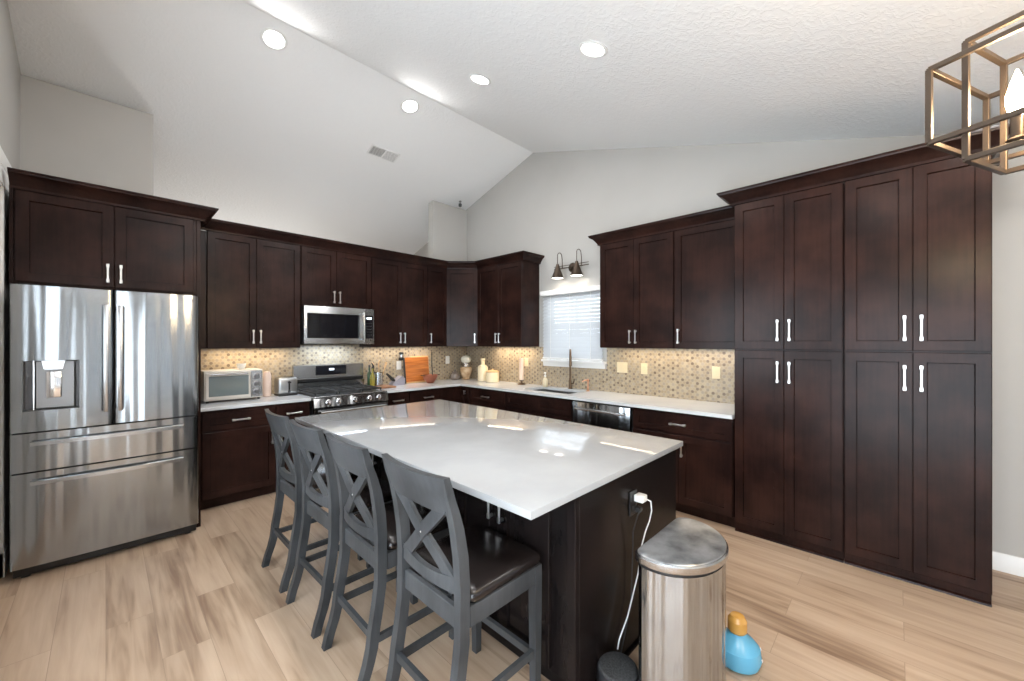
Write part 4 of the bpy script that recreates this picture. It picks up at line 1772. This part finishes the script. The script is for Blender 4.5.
spoon('wooden spoon with a broad head rising from the centre of the crock', 'wooden_spoon', .012, -.008, .205, 0, .036, M['board_light'], 'spoon', 0, .01)
spoon('flat wooden spatula leaning right in the crock', 'wooden_spatula', .060, -.012, .200, 0, .032, M['board_light'], 'flat', .012, -.012)
spoon('dark spoon leaning left in the crock', 'cooking_spoon', -.062, .004, .200, 0, .028, M['rubber'], 'spoon', -.01, -.014)
spoon('wooden spoon leaning left behind the dark spoon', 'wooden_spoon', -.035, .020, .20, 0, .030, M['board_light'], 'spoon', -.01, .018)
# knife rest / wedge
r = thing('knife_block', 'low slanted grey knife block between the crock and the cutting board', 'knife block', (-1.350, -.17, CZ))
f = MB().prism([(-.085, 0), (.095, 0), (.095, .085), (.055, .120), (-.085, .030)], 'y', -.055, .055)
f.build('block', new_mat('grey_violet_plastic', (.30, .29, .34), .4), r)
f = MB()
for i, yy in enumerate((-.03, 0, .03)):
    a = Vector((-.045, yy, .062))
    b = a + Vector((-.085, 0, .075 + .01 * i))
    f.bar(a, b, .016, .022)
f.build('knife_handle', M['rubber'], r)
# cutting boards
sl_ = math.radians(8)
r = thing('cutting_board', 'orange-brown slatted wooden cutting board leaning on the backsplash', 'cutting board', (-.985, -.115, CZ), 0, rot=(-sl_, 0, 0))
f = MB()
for i in range(3):
    f.box(-.190, .190, -.012, .012, .020 + i * .115, .020 + (i + 1) * .115 - .004, .003)
f.box(-.184, .184, -.008, .008, .022, .36)
f.build('board', M['board'], r)
f = MB().box(-.205, -.191, -.014, .014, .002, .355, .003)
f.build('end_batten', M['rubber'], r)
f = MB().box(-.190, .190, -.020, .012, .001, .019, .003)
f.build('board_foot', M['board_light'], r)
r = thing('cutting_board', 'pale wooden board standing behind the right edge of the orange board', 'cutting board', (-.860, -.058, CZ), 0, rot=(-math.radians(5), 0, 0))
f = MB().box(-.20, .105, -.008, .008, .001, .375, .004)
f.build('board', M['board_light'], r)
# mortar-like copper bowl
r = thing('copper_bowl', 'reddish copper bowl with two side handles before the cutting boards', 'bowl', (-.885, -.27, CZ))
f = MB().lathe([(.045, 0), (.050, .006), (.090, .060), (.110, .115), (.104, .115), (.084, .062), (.044, .012), (.004, .010)], 0, 0, 28)
f.build('bowl_body', new_mat('dark_copper', (.36, .13, .08), .3, .8), r)
for s in (-1, 1):
    f = MB().tube([(s * .102, -.03, .105), (s * .142, -.02, .112), (s * .142, .02, .112), (s * .102, .03, .105)], .006, 8)
    f.build('handle', M['bronze'], r)
r = thing('cooking_fork', 'long thin black utensil standing upright in the copper bowl', 'utensil', (-.825, -.235, CZ + .07))
f = MB().tube([(0, -.01, 0), (.01, .03, .18), (.02, .045, .36)], [.006, .007, .008], 8)
f.build('handle', M['rubber'], r)
f = MB().lathe([(.016, -.004), (.020, .008), (.010, .016)], 0, -.01, 12)
f.build('head', M['rubber'], r)

# corner group on the window wall
r = thing('glass_decanter', 'small smoky glass decanter against the corner of the backsplash', 'decanter', (-.36, -.15, CZ))
f = MB().lathe([(.050, 0), (.068, .010), (.075, .05), (.062, .09), (.030, .115), (.018, .130), (.018, .15), (.022, .152)], 0, 0, 22)
f.build('decanter_body', new_mat('smoky_glass', (.30, .25, .22), .1, 0, **{'Transmission Weight': .5}), r)
f = MB().lathe([(.012, .153), (.022, .165), (.022, .185), (.008, .195)], 0, 0, 14)
f.build('stopper', M['glass'], r)
r = thing('ceramic_jar', 'amber glazed jar topped with a white globe in the counter corner', 'jar', (-.19, -.205, CZ))
f = MB().lathe([(.055, 0), (.070, .006), (.052, .020), (.075, .07), (.092, .13), (.090, .175), (.072, .195)], 0, 0, 26)
f.build('jar_body', M['amber_ceramic'], r)
f = MB().lathe([(.070, .196), (.040, .210), (.055, .230), (.064, .255)], 0, 0, 26)
f.build('collar', M['chrome'], r)
f = MB().lathe([(.052, .256), (.072, .275), (.080, .305), (.070, .340), (.045, .362), (.004, .370)], 0, 0, 26)
f.build('globe', new_mat('white_globe', (.80, .80, .72), .25), r)
r = thing('ceramic_bottle', 'cream square-shouldered bottle with a narrow neck left of the round canister', 'bottle', (-.175, -.58, CZ))
f = MB().lathe([(.070, 0), (.076, .006), (.076, .20), (.062, .225), (.030, .240), (.028, .30), (.036, .305), (.036, .33), (.028, .334)], 0, 0, 26)
f.build('bottle_body', M['cream_ceramic'], r)
r = thing('canister', 'low wide cream canister with a lid beside the cream bottle', 'canister', (-.18, -.795, CZ))
f = MB().lathe([(.090, 0), (.096, .006), (.096, .135), (.092, .140)], 0, 0, 30)
f.build('canister_body', M['cream_ceramic'], r)
f = MB().lathe([(.097, .1405), (.097, .155), (.06, .168), (.014, .172), (.014, .186), (.004, .19)], 0, 0, 30)
f.build('lid', M['board_light'], r)
r = thing('pillar_candle', 'tall slim pale candle on a dark stand near the left side of the sink', 'candle', (-.13, -1.320, CZ))
f = MB().lathe([(.055, 0), (.058, .006), (.045, .014), (.014, .022), (.014, .045), (.036, .055), (.036, .060)], 0, 0, 22)
f.build('holder', M['bronze'], r)
f = MB().lathe([(.030, .0605), (.031, .062), (.031, .355), (.029, .360)], 0, 0, 22)
f.build('candle_wax', new_mat('blush_wax', (.80, .62, .48), .5), r)
f = MB().tube([(0, 0, .360), (.002, 0, .375)], .0015, 6)
f.build('wick', M['rubber'], r)
# sprig beside the pantry
r = thing('potted_sprig', 'tiny green leafy sprig in a small pot at the counter end by the pantry', 'plant', (-.24, -3.995, CZ))
f = MB().lathe([(.022, 0), (.028, .004), (.032, .045), (.028, .045), (.024, .035), (.004, .034)], 0, 0, 18)
f.build('pot', M['steel_plain'], r)
f = MB()
for k in range(7):
    a = k * 2.4
    tip = Vector((.030 * math.cos(a), .030 * math.sin(a), .085 + .008 * (k % 3)))
    f.tube([(0, 0, .035), tip * .6, tip], [.0015, .0015, .001], 5)
    sd = Vector((-math.sin(a), math.cos(a), 0)) * .010
    p0, p1 = tip - Vector((0, 0, .012)), tip + Vector((.012 * math.cos(a), .012 * math.sin(a), .018))
    f.loft([[p0 + Vector((0, 0, .001)), p0, p0 - Vector((0, 0, .001))], [tip + sd, tip + Vector((0, 0, .002)), tip - sd], [p1 + Vector((0, 0, .001)), p1, p1 - Vector((0, 0, .001))]])
f.build('foliage', M['leaf'], r)

# ------------------------------------------------------------------ under-cabinet light strips
WARM = (1.0, .80, .56)


def strip(label, x0, x1, y0, y1, power, col, z=1.4245):
    w_, d_ = abs(x1 - x0), abs(y1 - y0)
    cx, cy = (x0 + x1) / 2, (y0 + y1) / 2
    lamp('under_cabinet_light', 'AREA', (cx, cy, z - .006), power, col, (0, 0, 0), size=w_, size_y=d_)


strip('', -3.35, -2.65, -.14, -.11, 1.5, WARM)
strip('', -1.72, -.75, -.14, -.11, 1.7, (1, .88, .74))
strip('', -.14, -.11, -1.45, -.72, 2.0, WARM)
strip('', -.14, -.11, -3.95, -2.75, 1.7, WARM)
strip('', -2.45, -1.95, -.22, -.12, 2.2, (.72, .85, 1.0), 1.455)
